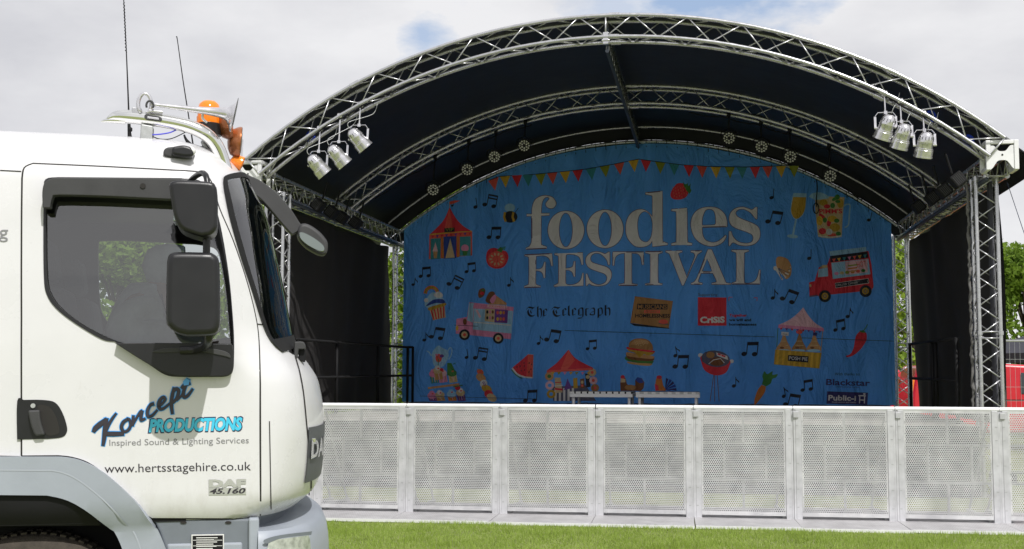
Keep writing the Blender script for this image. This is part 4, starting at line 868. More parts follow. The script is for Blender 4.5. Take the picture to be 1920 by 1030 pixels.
# chilli
p = Print('printed_chilli'); p.poly(K7("1000,402! 1030,405 1050,420 1048,470 1010,530 960,575 915,594 895,586 930,570 955,520 970,440"), 'red'); p.line([k7(1005, 405), k7(1030, 395), k7(1045, 375), k7(1058, 350)], [3.5, 2, 1.5, 1.5], 'grn'); p.ell(*k7(1020, 404), 6, 2, 'grn', .2); p.done()
# red food truck
k8 = lambda x, y: (1440 + x / 2.575, 400 + y / 2.575); K8 = lambda s_: SP(T1(s_, 1440, 400, 2.575))
p = Print('printed_food_truck'); p.poly(K8("198,335! 225,328! 245,262! 285,250! 298,215! 485,182! 500,250! 510,355! 500,372! 380,385! 240,400! 200,405!"), 'red'); p.poly([k8(243, 270), k8(288, 262), k8(290, 305), k8(240, 310)], 'lbl'); p.poly(K8("250,265! 262,252 285,250! 288,264!"), 'crm')
p.poly([k8(305, 240), k8(485, 220), k8(495, 295), k8(312, 318)], 'lbl'); p.poly([k8(372, 235), k8(480, 222), k8(482, 285), k8(375, 300)], 'pnk2')
for k in range(6): p.ell(*k8(330 + k * 26, 292 - k * 3), 4.2, 3, ('pnk', 'crm', 'lime', 'org', 'red2', 'grn')[k])
for k in range(3): p.line([k8(385, 255 + k * 14), k8(430, 249 + k * 14)], 2.5, ('lime', 'org', 'tan')[k])
p.text('HOT', *k8(432, 262), *k8(475, 255), 10, 'red2'); p.poly([k8(298, 208), k8(480, 185), k8(485, 215), k8(300, 238)], 'k')
for k in range(7): p.poly([k8(308 + k * 25, 222 - k * 3.4), k8(326 + k * 25, 219 - k * 3.4), k8(318 + k * 25, 238 - k * 3.4)], ('red2', 'yel', 'teal', 'pnk')[k % 4])
p.poly([k8(295, 185), k8(473, 163), k8(475, 184), k8(300, 207)], 'lbl'); a = k8(324, 350); b = k8(487, 326)
p.line([a, b], 9.5, 'wht'); p.line([(a[0] + .5, a[1]), (b[0] - .5, b[1])], 8, 'k'); p.text('GRILLED CHEESE TRUCK', *k8(328, 354), *k8(484, 331), 3.6, 'wht')
for x_, y_ in ((274, 401), (471, 376)): p.ell(*k8(x_, y_), 11.3, 11.3, 'k'); p.ell(*k8(x_, y_), 6.5, 6.5, 'gold'); p.ell(*k8(x_, y_), 3.5, 3.5, 'slate'); p.ell(*k8(x_, y_), 2, 2, 'gold')
p.ell(*k8(204, 350), 2, 3, 'crm'); p.line([k8(200, 402), k8(240, 396)], 2, 'slate'); p.done()
# champagne glass
k6 = lambda x, y: (1360 + x / 4.291, 300 + y / 4.291); K6 = lambda s_: SP(T1(s_, 1360, 300, 4.291))
p = Print('printed_champagne_glass'); p.poly(K6("548,268! 652,272! 645,380 625,440 595,470 568,478! 562,480! 540,460 525,410 530,340"), 'lbl'); p.poly(K6("545,300! 648,303! 642,380 622,438 590,470 562,475 540,450 528,400"), 'gold'); p.poly([k6(560, 478), k6(575, 478), k6(552, 605), k6(534, 605)], 'lbl'); p.ell(*k6(540, 617), 10.5, 3.6, 'lbl', .1); p.done()
# jug
p = Print('printed_jug'); p.line(K6("950,375! 975,358 1003,365 998,430 990,520 960,545 930,555!")[:-5], 2.6, 'lbl'); p.poly(K6("672,298! 700,270 760,262 800,275 835,295! 960,300! 945,450 935,620! 840,632 745,620! 735,520 722,400 718,320"), 'crm')
p.poly(K6("672,298! 700,270 760,262 800,275 835,295! 830,310! 722,325!"), 'lbl'); p.poly(K6("735,440! 940,440! 935,605! 745,605!"), 'crm')
for x_, y_, rx, ry, c_, r_ in ((780, 460, 8, 4, 'red', .7), (758, 490, 6, 9, 'yel', 0), (800, 485, 4, 5, 'grn', 0), (833, 508, 4, 7, 'red', .2), (860, 475, 9, 6, 'yel', 0), (895, 490, 5, 4, 'grn', 0), (880, 545, 10, 8, 'gold', 0), (780, 575, 7, 6, 'red', 0), (860, 605, 9, 3, 'red2', 0), (908, 595, 5, 4, 'grn', 0), (835, 580, 6, 6, 'wht', 0), (790, 345, 8, 6, 'gold', 0), (818, 375, 6, 4, 'red', 0), (863, 368, 4.5, 5, 'grn', 0), (925, 350, 6, 9, 'gold', 0), (900, 300, 5, 5, 'grn', .6), (880, 315, 6, 3, 'grn', -.5), (905, 335, 5, 3, 'grn', 0)): p.ell(*k6(x_, y_), rx, ry, c_, r_)
p.text("PIMM'S", *k6(755, 433), *k6(940, 430), 8, 'red', bold=.03); p.line([k6(745, 612), k6(840, 626), k6(935, 612)], 2, 'wht'); p.done()
# shell
p = Print('printed_shell'); p.poly(K6("412,790 440,778 500,800 530,860 525,930 490,960 460,930 420,880 408,830"), 'tan')
for k in range(5): a = .2 + k * .28; p.line([k6(400, 870), k6(400 + 125 * math.cos(a - .6 + .35), 870 + 110 * math.sin(a - .6 + .35))], 2.6, 'wht'); p.line([k6(425, 872), k6(425 + 90 * math.cos(a - .4 + .35), 872 + 90 * math.sin(a - .4 + .35))], 1, 'slate')
p.ell(*k6(402, 872), 4, 4, 'wht'); p.done()
# strawberry
p = Print('printed_strawberry'); p.poly(z2("282,140 290,90 320,45 350,22 400,25 440,60 445,110 420,150 370,170 310,168"), 'red'); p.poly(z2("395,8! 415,30 440,20! 445,45 468,22! 462,60 472,90 455,118! 430,90 405,50"), 'grn')
for k in range(22): x_ = 300 + (k % 6) * 24 + (k // 6) * 5; y_ = 55 + (k // 6) * 28 + (k % 2) * 10; p.ell(1200 + x_ / 4.904, 340 + y_ / 4.904, .9, .6, 'tan')
p.done()
# newspaper name in blackletter, nib strokes
p = Print('lettering'); tx = lambda x, y: (970 + x / 10.105, 560 + y / 10.105)
def nib(st, w_=3.4, ang=-.75):
    P = [tx(a, b) for a, b in SP(st, False, 4)]; dx, dy = w_ / 2 * math.cos(ang), w_ / 2 * math.sin(ang); A = [(x - dx, y - dy) for x, y in P]; B = [(x + dx, y + dy) for x, y in P]
    A = [b_px(*q) for q in A]; B = [b_px(*q) for q in B]; n = len(A); p._put(A + B, [(i, i + 1, n + i + 1, n + i) for i in range(n - 1)], 'k')
def cap_t(o): nib('%d,205 %d,168 %d,172 %d,180 %d,155' % (o + 5, o + 30, o + 80, o + 140, o + 170), 3.6); nib('%d,190 %d,230 %d,300 %d,335 %d,325' % (o + 60, o + 28, o + 45, o + 95, o + 150), 4.2); nib('%d,200 %d,230 %d,285' % (o + 110, o + 78, o + 95), 2.6); nib('%d,185 %d,200' % (o + 110, o + 118), 2)
def stem(x, y0, y1, w_=3.3): nib('%d,%d %d,%d' % (x, y0, x, y1), w_, -.55); 
def diam(x, y): p.poly([tx(x - 18, y), tx(x, y - 20), tx(x + 20, y), tx(x, y + 20)], 'k')
def let_e(o, y): stem(o, y + 20, y + 110); diam(o + 4, y + 125); nib('%d,%d %d,%d %d,%d' % (o, y + 25, o + 35, y, o + 60, y + 30), 2.6); nib('%d,%d %d,%d' % (o + 60, y + 35, o + 10, y + 75), 1.5); nib('%d,%d %d,%d' % (o + 8, y + 130, o + 55, y + 112), 2)
cap_t(175); stem(392, 155, 330); nib('385,225 430,195 458,225 460,330 420,385', 3); diam(395, 335); let_e(505, 200)
cap_t(660); let_e(870, 190); stem(978, 140, 310); diam(985, 315); let_e(1050, 185)
stem(1165, 205, 310); nib('1165,200 1210,180 1240,200 1240,340 1200,370 1150,372', 3); nib('1170,318 1225,310', 2); stem(1300, 190, 310); diam(1305, 315); nib('1300,205 1345,190', 3)
nib('1385,205 1430,180 1460,205 1460,310', 3); nib('1455,240 1390,270 1385,305 1450,310', 2.6); stem(1535, 190, 365); nib('1535,200 1580,178 1605,205 1605,300 1540,318', 3); stem(1672, 125, 305); nib('1672,205 1720,180 1748,205 1748,310 1700,360', 3); diam(1676, 312)
p.done()
# cardboard sign
p = Print('printed_cardboard_sign'); p.poly([k5(462, 405), k5(495, 425), k5(745, 446), k5(740, 436)], 'k'); p.poly([k5(497, 212), k5(770, 248), k5(740, 440), k5(464, 403)], 'tan2'); p.poly([k5(514, 266), k5(732, 270), k5(731, 308), k5(512, 306)], 'k'); p.text('MUSICIANS', *k5(520, 301), *k5(726, 303), 7.4, 'tan2', bold=.02); p.poly([k5(564, 312), k5(678, 313), k5(677, 334), k5(564, 333)], 'red2'); p.text('AGAINST', *k5(572, 330), *k5(672, 331), 3.8, 'tan2', bold=.02)
p.text('HOMELESSNESS', *k5(500, 364), *k5(748, 366), 6.4, 'k', bold=.03); p.ell(*k5(702, 396), 9, 4.2, 'red2', .05); p.line([k5(668, 408), k5(738, 415)], 1.6, 'slate'); p.done()
# charity panel
p = Print('lettering'); p.poly([k5(948, 220), k5(1152, 222), k5(1152, 423), k5(948, 423)], 'red'); p.text('CriSiS', *k5(964, 402), *k5(1140, 400), 10.5, 'wht', bold=.05); p.text('Supporting', *k5(950, 210), *k5(1088, 210), 5, 'slate')
for a, b in (((1170, 218), (1170, 245)), ((1170, 219), (1196, 219))): p.line([k5(*a), k5(*b)], 1, 'red')
p.line([k7(212, 152), k7(238, 152)], 1, 'red'); p.line([k7(237, 152), k7(235, 176)], 1, 'red')
p.text('Together', *k7(28, 292), *k7(160, 292), 4.6, 'red', bold=.03); p.text('we will end', *k7(28, 326), *k7(192, 326), 4.6, 'k', bold=.03); p.text('homelessness', *k7(28, 359), *k7(232, 359), 4.6, 'k', bold=.03); p.done()
p = Print('lettering'); p.text('With thanks to:', *k7(812, 729), *k7(1002, 730), 5.0, 'k'); p.text('Blackstar', *k7(747, 800), *k7(1075, 808), 11, 'navy', bold=.02); p.text('AMPLIFICATION', *k7(822, 819), *k7(995, 824), 2.4, 'navy'); p.done()
p = Print('lettering'); p.poly([k7(755, 848), k7(1061, 858), k7(1056, 949), k7(751, 940)], 'navy'); p.text('Public-i', *k7(764, 914), *k7(972, 918), 9.5, 'wht', bold=.03); p.text('music events and media', *k7(792, 932), *k7(972, 936), 2.8, 'grey')
for a, b in (((990, 880), (1045, 882)), ((1000, 880), (998, 938)), ((1036, 882), (1034, 938)), ((1000, 912), (1036, 914))): p.line([k7(*a), k7(*b)], 2, 'grey')
p.ell(*k7(1034, 868), 2.4, 1.8, 'grey'); p.done()
# seam of the cloth and cable ties along the top edge
p = Print('seam', -.003); p.line([(757, 606), (900, 612), (1060, 620), (1250, 626), (1450, 632), (1675, 640)], .9, 'k'); p.line([(760, 742), (1000, 748)], .7, 'navy'); p.done()
tie = MB()
for i in range(46):
    x = -4.3 + i * 8.7 / 45; z = arc_z(x); tie.tube([(x, YB - .16, z + .03), (x + .01, YD + fold(x, z) - .005, z - .12)], .006, 5)
tie.build('cable_ties', blackm, bd_e)
lc = MB(); P = s_on_y(1531, 338, YB - .3); Pe = s_on_y(1530, 388, YB - .3)
pts = [(P.x, P.y, P.z)] + [(P.x + .01 * math.sin(k), P.y, P.z + (Pe.z - P.z) * k / 6) for k in range(1, 7)]
lc.tube(pts, .011, 6); lc.tube([(Pe.x + .05 * math.sin(t), Pe.y, Pe.z - .03 + .1 * math.cos(t)) for t in np.linspace(0, 2 * math.pi, 10, endpoint=False)], .01, 6, closed=True)
e = empty('hanging_cable', SC, -TH); tag(e, 'short black cable with a coiled end hanging in front of the drawn jug', 'cable'); lc.build('cable', blackm, e, True)
# ------------------------------------------------------------------ truck: local x forward, y into the cab, z up
PHI = R(13); T0 = Vector((-1.135, 5.35, 0)); TM = Matrix.Translation(T0) @ Matrix.Rotation(PHI, 4, 'Z'); TMI = TM.inverted()
truck = empty('truck', T0, PHI); tag(truck, 'white lorry with black mirrors, grey wheel arch and blue lettering on its cab door', 'truck')
def t_ray(u, v): return TMI @ Vector((0, 0, EYE)), TMI.to_3x3() @ ray(u, v)
def gs(zs, vs, s=.018):
    z = np.linspace(min(zs), max(zs), 600); v = np.interp(z, zs, vs); k = np.exp(-.5 * ((z[:, None] - z[None]) / s) ** 2); k /= k.sum(1, keepdims=True); return z, k @ v
_tf = gs([.90, .95, 1.0, 1.06, 1.15, 1.3, 1.43, 1.55, 1.63, 1.68, 1.76, 1.95, 2.19, 2.39, 2.60, 2.67, 2.71, 2.74, 2.765], [.20, .27, .325, .345, .355, .36, .352, .325, .27, .228, .190, .152, .10, .046, -.06, -.12, -.19, -.35, -1.0])
_sf = gs([.90, .94, .965, 1.0, 1.7, 2.0, 2.3, 2.45, 2.52, 2.58, 2.63, 2.67, 2.70, 2.73, 2.765], [.06, .03, .01, 0, 0, .012, .035, .055, .085, .13, .20, .29, .40, .56, .9])
tf = lambda z: float(np.interp(z, *_tf)); sf = lambda z: float(np.interp(z, *_sf)); WC = 1.06; NN = 2.1
def ts(z): return tf(z) - .375
def side_w(t, z):
    a = ts(z); S = sf(z)
    if t <= a: return S
    r = min(1, (t - a) / (tf(z) - a)); q = 1 - (1 - r ** NN) ** (1 / NN); return S + (WC - S) * q
def front_t(w_, z):
    S = sf(z); q = min(1, max(0, (w_ - S) / (WC - S))); return ts(z) + (tf(z) - ts(z)) * max(0, (1 - (1 - q) ** NN)) ** (1 / NN)
def px_w(u, v, w_):
    o, d = t_ray(u, v); t = (w_ - o.y) / d.y; p = o + d * t; return p
def px_side(u, v):
    w_ = 0.0
    for _ in range(14):
        p = px_w(u, v, w_); w2 = side_w(p.x, p.z); w_ = w_ * .5 + min(w2, .9) * .5
    p = px_w(u, v, w_); return Vector((p.x, w_, p.z))
def nrm(t, z):
    e = .004; return Vector(((side_w(t + e, z) - side_w(t - e, z)) / (2 * e), -1, (side_w(t, z + e) - side_w(t, z - e)) / (2 * e))).normalized()
def wrap(loops, off, name, m, parent, step=.05, base=None, smooth=True, tris=None):
    """lay a photo-traced outline on the cab side; base gives it returned edges"""
    if tris is None:
        lp = [[tuple(px_side(*p[:2]).xz) for p in l] for l in loops]; V2, T = fill(lp, step)
    else:
        V2 = [tuple(px_side(*p).xz) for p in tris[0]]; T = tris[1]
    V = []; 
    for t, z in V2: V.append(Vector((t, side_w(t, z), z)) + nrm(t, z) * off)
    T = list(T)
    if base is not None:
        cnt = {}
        for f in T:
            for a, b in zip(f, f[1:] + f[:1]): cnt[(a, b)] = 1
        n = len(V); idx = {}
        for (a, b) in list(cnt):
            if (b, a) not in cnt:
                for q in (a, b):
                    if q not in idx: t, z = V2[q]; idx[q] = len(V); V.append(Vector((t, side_w(t, z), z)) + nrm(t, z) * base)
                T.append((b, a, idx[a], idx[b]))
    o = link_mesh(name, V, T, m, parent, smooth, angle=45 if smooth else None)
    return o
def stroke(st, w_, off, name, m, parent, closed=False):
    P = SP(st, closed, 6) if isinstance(st, str) else st
    if closed: P = P + [P[0]]
    A, B = ribbon(P, w_); n = len(A); return wrap(None, off, name, m, parent, tris=(A + B, [(i, i + 1, n + i + 1, n + i) for i in range(n - 1)]), smooth=False)
# body loft
def section(z, ex=0, tb=-1.42, dt=0, mirror=True):
    S = sf(z) - ex; P = [(tb + (ts(z) - tb) * i / 8, S) for i in range(8)]
    for i in range(17):
        a = (math.pi / 2) * (i / 16); q = 1 - math.cos(a) ** (2 / NN); r = math.sin(a) ** (2 / NN)
        P.append((ts(z) + (tf(z) + ex + dt - ts(z)) * r, S + (WC - S) * q))
    return P + [(t, 2 * WC - w_) for t, w_ in P[::-1][1:]]
def loft(zs, ex=0, dt=0, tb=-1.42):
    V = []; Fc = []; m_ = None
    for z in zs:
        P = section(z, ex, tb, dt); m_ = len(P); V += [(t, w_, z) for t, w_ in P]
    for i in range(len(zs) - 1):
        for j in range(m_): j2 = (j + 1) % m_; Fc.append((i * m_ + j, i * m_ + j2, (i + 1) * m_ + j2, (i + 1) * m_ + j))
    Fc += [tuple(range(m_))[::-1], tuple((len(zs) - 1) * m_ + j for j in range(m_))]
    return V, Fc
zs = list(np.concatenate([np.linspace(.93, 1.1, 10), np.linspace(1.14, 2.4, 40), np.linspace(2.42, 2.762, 30)]))
V, Fc = loft(zs); body = link_mesh('cab_body', V, Fc, [white, void], truck, True)
def fixn(o):
    bm = bmesh.new(); bm.from_mesh(o.data); bmesh.ops.recalc_face_normals(bm, faces=bm.faces); bm.to_mesh(o.data); bm.free()
fixn(body)
WIN = SP("88,372 100,364 150,363! 340,374! 385,384 402,412 416,470 428,540 434,610 436,648! 235,645! 200,633 150,606 115,578 96,552 88,520 86,440", True, 4)
WS_L = SP("423,345 436,405 456,475 480,548 500,611 512,634 530,652 549,665", False, 5)   # rear edge of the screen opening
def px2tz(l):
    out = []
    for p in l:
        q = tuple(px_side(*p[:2]).xz)
        if not out or math.hypot(q[0] - out[-1][0], q[1] - out[-1][1]) > .005: out.append(q)
    if math.hypot(out[0][0] - out[-1][0], out[0][1] - out[-1][1]) < .005: out.pop()
    return out
def cutter(poly, y0, y1):
    c = MB().prism(poly, y0, y1); o = c.build('cutter', void, truck); ALL.remove(o); return o
wl = px2tz(WS_L); wz = [(t, z) for t, z in wl]
cut = [cutter(wz + [(1.2, wz[-1][1]), (1.2, 2.60), (-.045, 2.60), (-.10, 2.535)], -.2, 2.3)]
Vc_, Fc_ = loft(list(np.linspace(1.15, 2.46, 16)), -.055, tb=-1.25); cv = link_mesh('cutter', Vc_, Fc_, void, truck); fixn(cv); ALL.remove(cv); cut.append(cv); cut += [cutter(px2tz(WIN), -.3, .6), cutter(px2tz(WIN), 1.5, 2.4)]
for c in cut:
    md = body.modifiers.new('b', 'BOOLEAN'); md.object = c; md.operation = 'DIFFERENCE'; md.solver = 'EXACT'
    try: md.material_mode = 'TRANSFER'
    except Exception: pass
dg = bpy.context.evaluated_depsgraph_get(); nm = bpy.data.meshes.new_from_object(body.evaluated_get(dg)); body.modifiers.clear(); body.data = nm
for c in cut: bpy.data.objects.remove(c)
nm.polygons.foreach_set('use_smooth', [True] * len(nm.polygons)); nm.set_sharp_from_angle(angle=R(35)); print('body faces', len(nm.polygons), [m.name for m in nm.materials])
# door skin with its window opening, standing proud of the body, dark gap behind its edge
DOOR = SP("41,854! 41,600! 42,335! 46,316 62,308! 200,314 350,322! 378,326 395,342 410,391 435,450 460,524 477,590 484,640 487,720! 487,966! 480,969! 285,971! 268,960 235,925 200,892 165,868 135,858 110,855!", True, 4)
FRAME = SP("83,362 86,338 110,334! 340,336! 380,345 400,385 414,440 427,520 434,590 438,650 438,690 430,704 415,707! 340,707 310,703 280,684 240,658 215,641! 190,636 140,606 105,578 88,552 83,520 82,440", True, 4)
wrap([ribbon(DOOR + [DOOR[0]], 4.6)[0], ribbon(DOOR + [DOOR[0]], 4.6)[1]], .0015, 'door_gap', dark_gap, truck, .08, smooth=False)
SH = [(p[0], p[1]) for p in DOOR]
def shrink(l, k):
    A, B = ribbon(l + [l[0]], 2 * k); a = np.abs(np.asarray(A)); cx_, cy_ = np.mean([p[0] for p in l]), np.mean([p[1] for p in l])
    area = lambda q: abs(sum(q[i][0] * q[(i + 1) % len(q)][1] - q[(i + 1) % len(q)][0] * q[i][1] for i in range(len(q))))
    return (A if area(A) < area(B) else B)[:-1]
door = wrap([shrink(DOOR, 1.5), FRAME], .007, 'door', white, truck, .05, base=-.002)
# rubber frame and pane
fr = wrap([FRAME, WIN], .012, 'window_frame', plastic, door, .05, base=-.03)
pane = wrap([shrink(WIN, -1)], -.018, 'window_pane', sideglass, door, .2, smooth=False)
wrap([SP("86,385 92,370 104,367 160,366! 330,377! 330,371! 160,360! 100,361 86,368 82,385", True, 4)], .014, 'window_seal', rubber, door, .08, base=0, smooth=False)
# wind deflector
def slab(pts_px, w0, w1, name, m, parent, bevel=.008, sub=False):
    P = [px_w(*p[:2], w0) for p in pts_px]; mb = MB().prism([(p.x, p.z) for p in P], w0, w1); return mb.build(name, m, parent, bevel=bevel)
slab(SP("80,390! 79,360 84,342 100,333! 340,335! 345,378! 320,374! 200,368! 110,366 98,372 94,390!", True, 4), -.045, .015, 'wind_deflector', plastic2, door, .006)
MB().lathe([(0, 0), (.012, 0), (.012, .004), (0, .004)], 12, 0, Matrix.Translation(px_w(268, 349, -.046)) @ Matrix.Rotation(R(90), 4, 'X')).build('deflector_screw', dark_gap, door)
# triangular mirror foot panel
base = slab(SP("216,644! 300,643! 434,645! 437,655 437,688 430,703 414,706! 345,706 318,702 290,690 250,666!", True, 4), -.055, .01, 'mirror_foot', plastic, door, .018)
slab(SP("285,660 310,653 360,652 405,655 428,662 432,672 420,668 370,660 310,662", True, 4), -.062, -.05, 'mirror_foot_rib', plastic2, base, .004)
# mirrors
def mirror(poly, w0, w1, name, bev):
    P = [px_w(*p[:2], (w0)) for p in poly]; mb = MB().prism([(p.x, p.z) for p in P], w0, w1)
    o = mb.build(name, plastic, truck, True, bevel=bev, angle=50); o.modifiers['bevel'].segments = 6; o.modifiers['bevel'].width = bev; return o
lo = mirror(SP("312,505 311,550 311,600 316,613 330,624 350,630! 384,629! 402,626 411,612 412,570 411,500 408,482 396,473! 335,472 318,476 313,488", True, 3), -.42, -.17, 'lower_mirror', .045)
up = mirror(SP("316,341! 332,337! 392,340 404,348 407,362 407,410 405,430 394,441! 378,444! 345,433 331,418 323,392", True, 3), -.40, -.17, 'upper_mirror', .035)
for o_, (u, v, a, b) in ((lo, (312, 550, .085, .17)), (up, (320, 385, .06, .09))):
    p = px_w(u, v, -.30); MB().box(p.x + .016, p.x + .04, -.37, -.22, p.z - b * .85, p.z + b * .85).build('mirror_glass', mirror_m, o_, bevel=.004)
def arm(pts, r, name, m, parent, n=10, sub=6):
    """pts (u, v, w)"""
    P = [px_w(*p) for p in pts]; k = len(P); out = []
    for i in range(k - 1):
        p0, p1, p2, p3 = P[max(i - 1, 0)], P[i], P[i + 1], P[min(i + 2, k - 1)]
        for j in range(sub):
            t = j / sub; out.append(.5 * (2 * p1 + (p2 - p0) * t + (2 * p0 - 5 * p1 + 4 * p2 - p3) * t * t + (3 * p1 - p0 - 3 * p2 + p3) * t ** 3))
    out.append(P[-1]); rr = r if not isinstance(r, (list, tuple)) else list(np.interp(np.linspace(0, 1, len(out)), np.linspace(0, 1, len(r)), r))
    return MB().tube(out, rr, n).build(name, m, parent, True, angle=50)
arm([(352, 345, .03), (364, 333, -.06), (378, 325, -.16), (386, 330, -.22), (389, 345, -.24)], .013, 'mirror_arm', plastic, truck)
arm([(388, 430, -.28), (387, 480, -.28)], .016, 'mirror_arm', plastic, truck)
arm([(392, 615, -.28), (391, 636, -.27), (385, 650, -.18), (368, 656, -.08), (340, 657, -.05)], [.02, .018, .017, .018, .02], 'mirror_arm', plastic, truck)
# handle
hr = wrap([SP("33,752 45,750! 80,750 104,755 118,775 126,800 125,812 116,820 90,823! 33,824!", True, 4)], .010, 'door_handle', plastic, door, .05, base=0)
slab(SP("70,762 90,762 104,778 112,808 104,816 88,816 80,800", True, 4), -.013, -.0105, 'handle_recess', dark_gap, hr, 0)
slab(SP("52,770! 74,769! 76,790 84,816! 66,818! 58,800", True, 4), -.040, -.012, 'handle_lever', plastic2, hr, .008)
MB().lathe([(0, 0), (.010, 0), (.010, .004), (0, .004)], 12, 0, Matrix.Translation(px_w(62, 761, -.0145)) @ Matrix.Rotation(R(90), 4, 'X')).build('door_lock', steel, hr)
# seams on the rest of the side
seams = [("0,320 20,321 40,322", 2), ("0,856 38,857", 3), ("553,668 562,700 569,740 575,800 580,850 583,900 583,935", 2.2), ("505,790 506,840 507,900 508,955", 1.8), ("470,607 493,609", 2), ("395,330 412,392 437,452 462,526 479,592 486,642 489,720 489,966", 1.2)]
for s_, w_ in seams[:5]: stroke(s_, w_, .002, 'panel_seam', dark_gap, body)
# grey wheel arch
ARCH = SP("-120,856! 90,856! 125,857 160,866 200,889 250,934 285,974! 300,1000 318,1050 326,1120 330,1200! 255,1200! 250,1110 236,1045 215,995 185,967 130,938 90,928! -120,926!", True, 4)
wa = wrap([ARCH], .03, 'wheel_arch', cabgrey, truck, .05, base=-.10)
stroke("-120,880 60,881 110,883 150,900 200,940 245,985 268,1040 282,1130", 3, .0315, 'arch_crease_highlight', mat('arch_highlight_edge', (.38, .41, .46), .35), wa)  # paler stripe paints the highlight along the arch bend
wrap([SP("-120,928! 90,929! 130,938 165,957 190,984! -120,986!", True, 4)], .007, 'arch_shade_patch', blackm, wa, .014, base=-.3)  # black sheet over the white cab, painting in the dark void below the arch
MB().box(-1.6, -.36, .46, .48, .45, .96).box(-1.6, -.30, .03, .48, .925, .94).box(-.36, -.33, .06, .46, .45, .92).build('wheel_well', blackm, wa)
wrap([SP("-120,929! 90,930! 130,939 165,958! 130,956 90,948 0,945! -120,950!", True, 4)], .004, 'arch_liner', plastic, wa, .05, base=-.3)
# sill panel below the door
sill = slab([(288, 974), (482, 973), (484, 1200), (330, 1200), (320, 1060), (300, 1000)], .035, .2, 'step_panel', cabgrey2, truck, .01)
slab([(312, 1020), (455, 1017), (455, 1200), (335, 1200)], .028, .05, 'step_plate', cabgrey, sill, .012)
for u_ in (344, 428): slab(ctr(u_, 980, 6, 2.6, 12), .030, .036, 'drain_slot', dark_gap, sill, 0)
sl_ = slab([(359, 1003), (420, 1002), (420, 1040), (359, 1041)], .022, .030, 'warning_label', whitepl, sill, 0)
slab([(361, 1005), (418, 1004), (418, 1040), (361, 1040)], .020, .0222, 'label_print', blackm, sl_, 0)
lt = MB()
for k in range(9):
    z_ = 1008 + k * 4; u2 = 408 - (k * 7) % 13; P = [px_w(u, v, .0193) for u, v in ((368, z_), (u2, z_ - .3), (u2, z_ + 1.2), (368, z_ + 1.5))]; lt.prism([(p.x, p.z) for p in P], .0193, .0198)
for z_ in (1011, 1021.5, 1032): P = [px_w(u, v, .0193) for u, v in ((362, z_ + 1.9), (417, z_ + 1.6), (417, z_ + 2.5), (362, z_ + 2.8))]; lt.prism([(p.x, p.z) for p in P], .0193, .0198)
lt.build('label_lines', whitepl, sl_)
slab([(466, 972), (486, 972), (486, 1200), (466, 1200)], .01, .10, 'sill_pillar', cabgrey, truck, .01)
# bumper
zb2 = [.34, .36, .42, .5, .6, .68, .75, .81, .855, .875]
exb = [.0, .02, .035, .04, .045, .045, .04, .03, .01, -.02]
V = []; Fc = []; m_ = 0
for z, ex in zip(zb2, exb):
    P = []; TF = .350 + ex; S = .0 - ex * .6; a0 = .012
    for i in range(19):
        a = (math.pi / 2) * (i / 18); P.append((a0 + (TF - a0) * math.sin(a) ** (2 / NN), S + (WC - S) * (1 - math.cos(a) ** (2 / NN))))
    P = P + [(t, 2 * WC - w_) for t, w_ in P[::-1][1:]]; m_ = len(P); V += [(t, w_, z) for t, w_ in P]
for i in range(len(zb2) - 1):
    for j in range(m_): j2 = (j + 1) % m_; Fc.append((i * m_ + j, i * m_ + j2, (i + 1) * m_ + j2, (i + 1) * m_ + j))
Fc += [tuple(range(m_))[::-1], tuple((len(zb2) - 1) * m_ + j for j in range(m_))]
bump = link_mesh('bumper', V, Fc, cabgrey, truck, True); fixn(bump); bump.data.set_sharp_from_angle(angle=R(40))
Vu, Fu = loft([.80, .85, .90, .955], -.035, tb=-.13); uo = link_mesh('cab_underside', Vu, Fu, cabgrey2, truck, True); fixn(uo)
def bump_w(t, S=-.025):
    r = min(1, max(0, (t - .012) / (.395 - .012))); return S + (WC - S) * (1 - (1 - r ** NN) ** (1 / NN))
def bump_px(u, v):
    w_ = 0
    for _ in range(14): p = px_w(u, v, w_); w_ = .5 * w_ + .5 * min(.8, bump_w(p.x))
    p = px_w(u, v, w_); return p
def bump_patch(st, off, name, m, parent, base=None):
    lp = [(bump_px(*p[:2]).x, bump_px(*p[:2]).z) for p in (SP(st, True, 4))]; V2, T = fill([lp], .03)
    V = [(t + off * min(1, max(0, (t - .012) / .3)), bump_w(t) - off, z) for t, z in V2]; return link_mesh(name, V, T, m, parent, True)
hl = bump_patch("503,1018 530,1010 577,1004! 580,1020 580,1060 570,1100! 520,1100 503,1070", .006, 'headlight', mat('headlight_lens', (.62, .64, .66), .08, .45, var=.3, vscale=30, coat=.6), truck)
bump_patch("495,1012 525,1003 583,996! 581,1003! 528,1009 500,1019", .007, 'headlight_rim', cabgrey2, hl)
# grille on the front with lettering
def front_pt(w_, z, off=0):
    e = .01; dt = (front_t(w_ + e, z) - front_t(w_ - e, z)) / (2 * e); n = Vector((1, -dt, 0)).normalized(); return Vector((front_t(w_, z), w_, z)) + n * off
gr_m = mat('grille_grey', (.085, .09, .10), .5, var=.1)
V = []; nw, nz = 40, 12
for a in range(nz + 1):
    for b in range(nw + 1): V.append(front_pt(.25 + (2 * WC - .5) * b / nw if b <= nw / 2 else .25 + (2 * WC - .5) * b / nw, 1.06 + .26 * a / nz, .006) if (.25 + (2 * WC - .5) * b / nw) <= WC else Vector((front_t(2 * WC - (.25 + (2 * WC - .5) * b / nw), 1.06 + .26 * a / nz) + .006, .25 + (2 * WC - .5) * b / nw, 1.06 + .26 * a / nz)))
Fc = [(a * (nw + 1) + b, a * (nw + 1) + b + 1, (a + 1) * (nw + 1) + b + 1, (a + 1) * (nw + 1) + b) for a in range(nz) for b in range(nw)]
gr = link_mesh('grille', V, Fc, gr_m, truck, True)
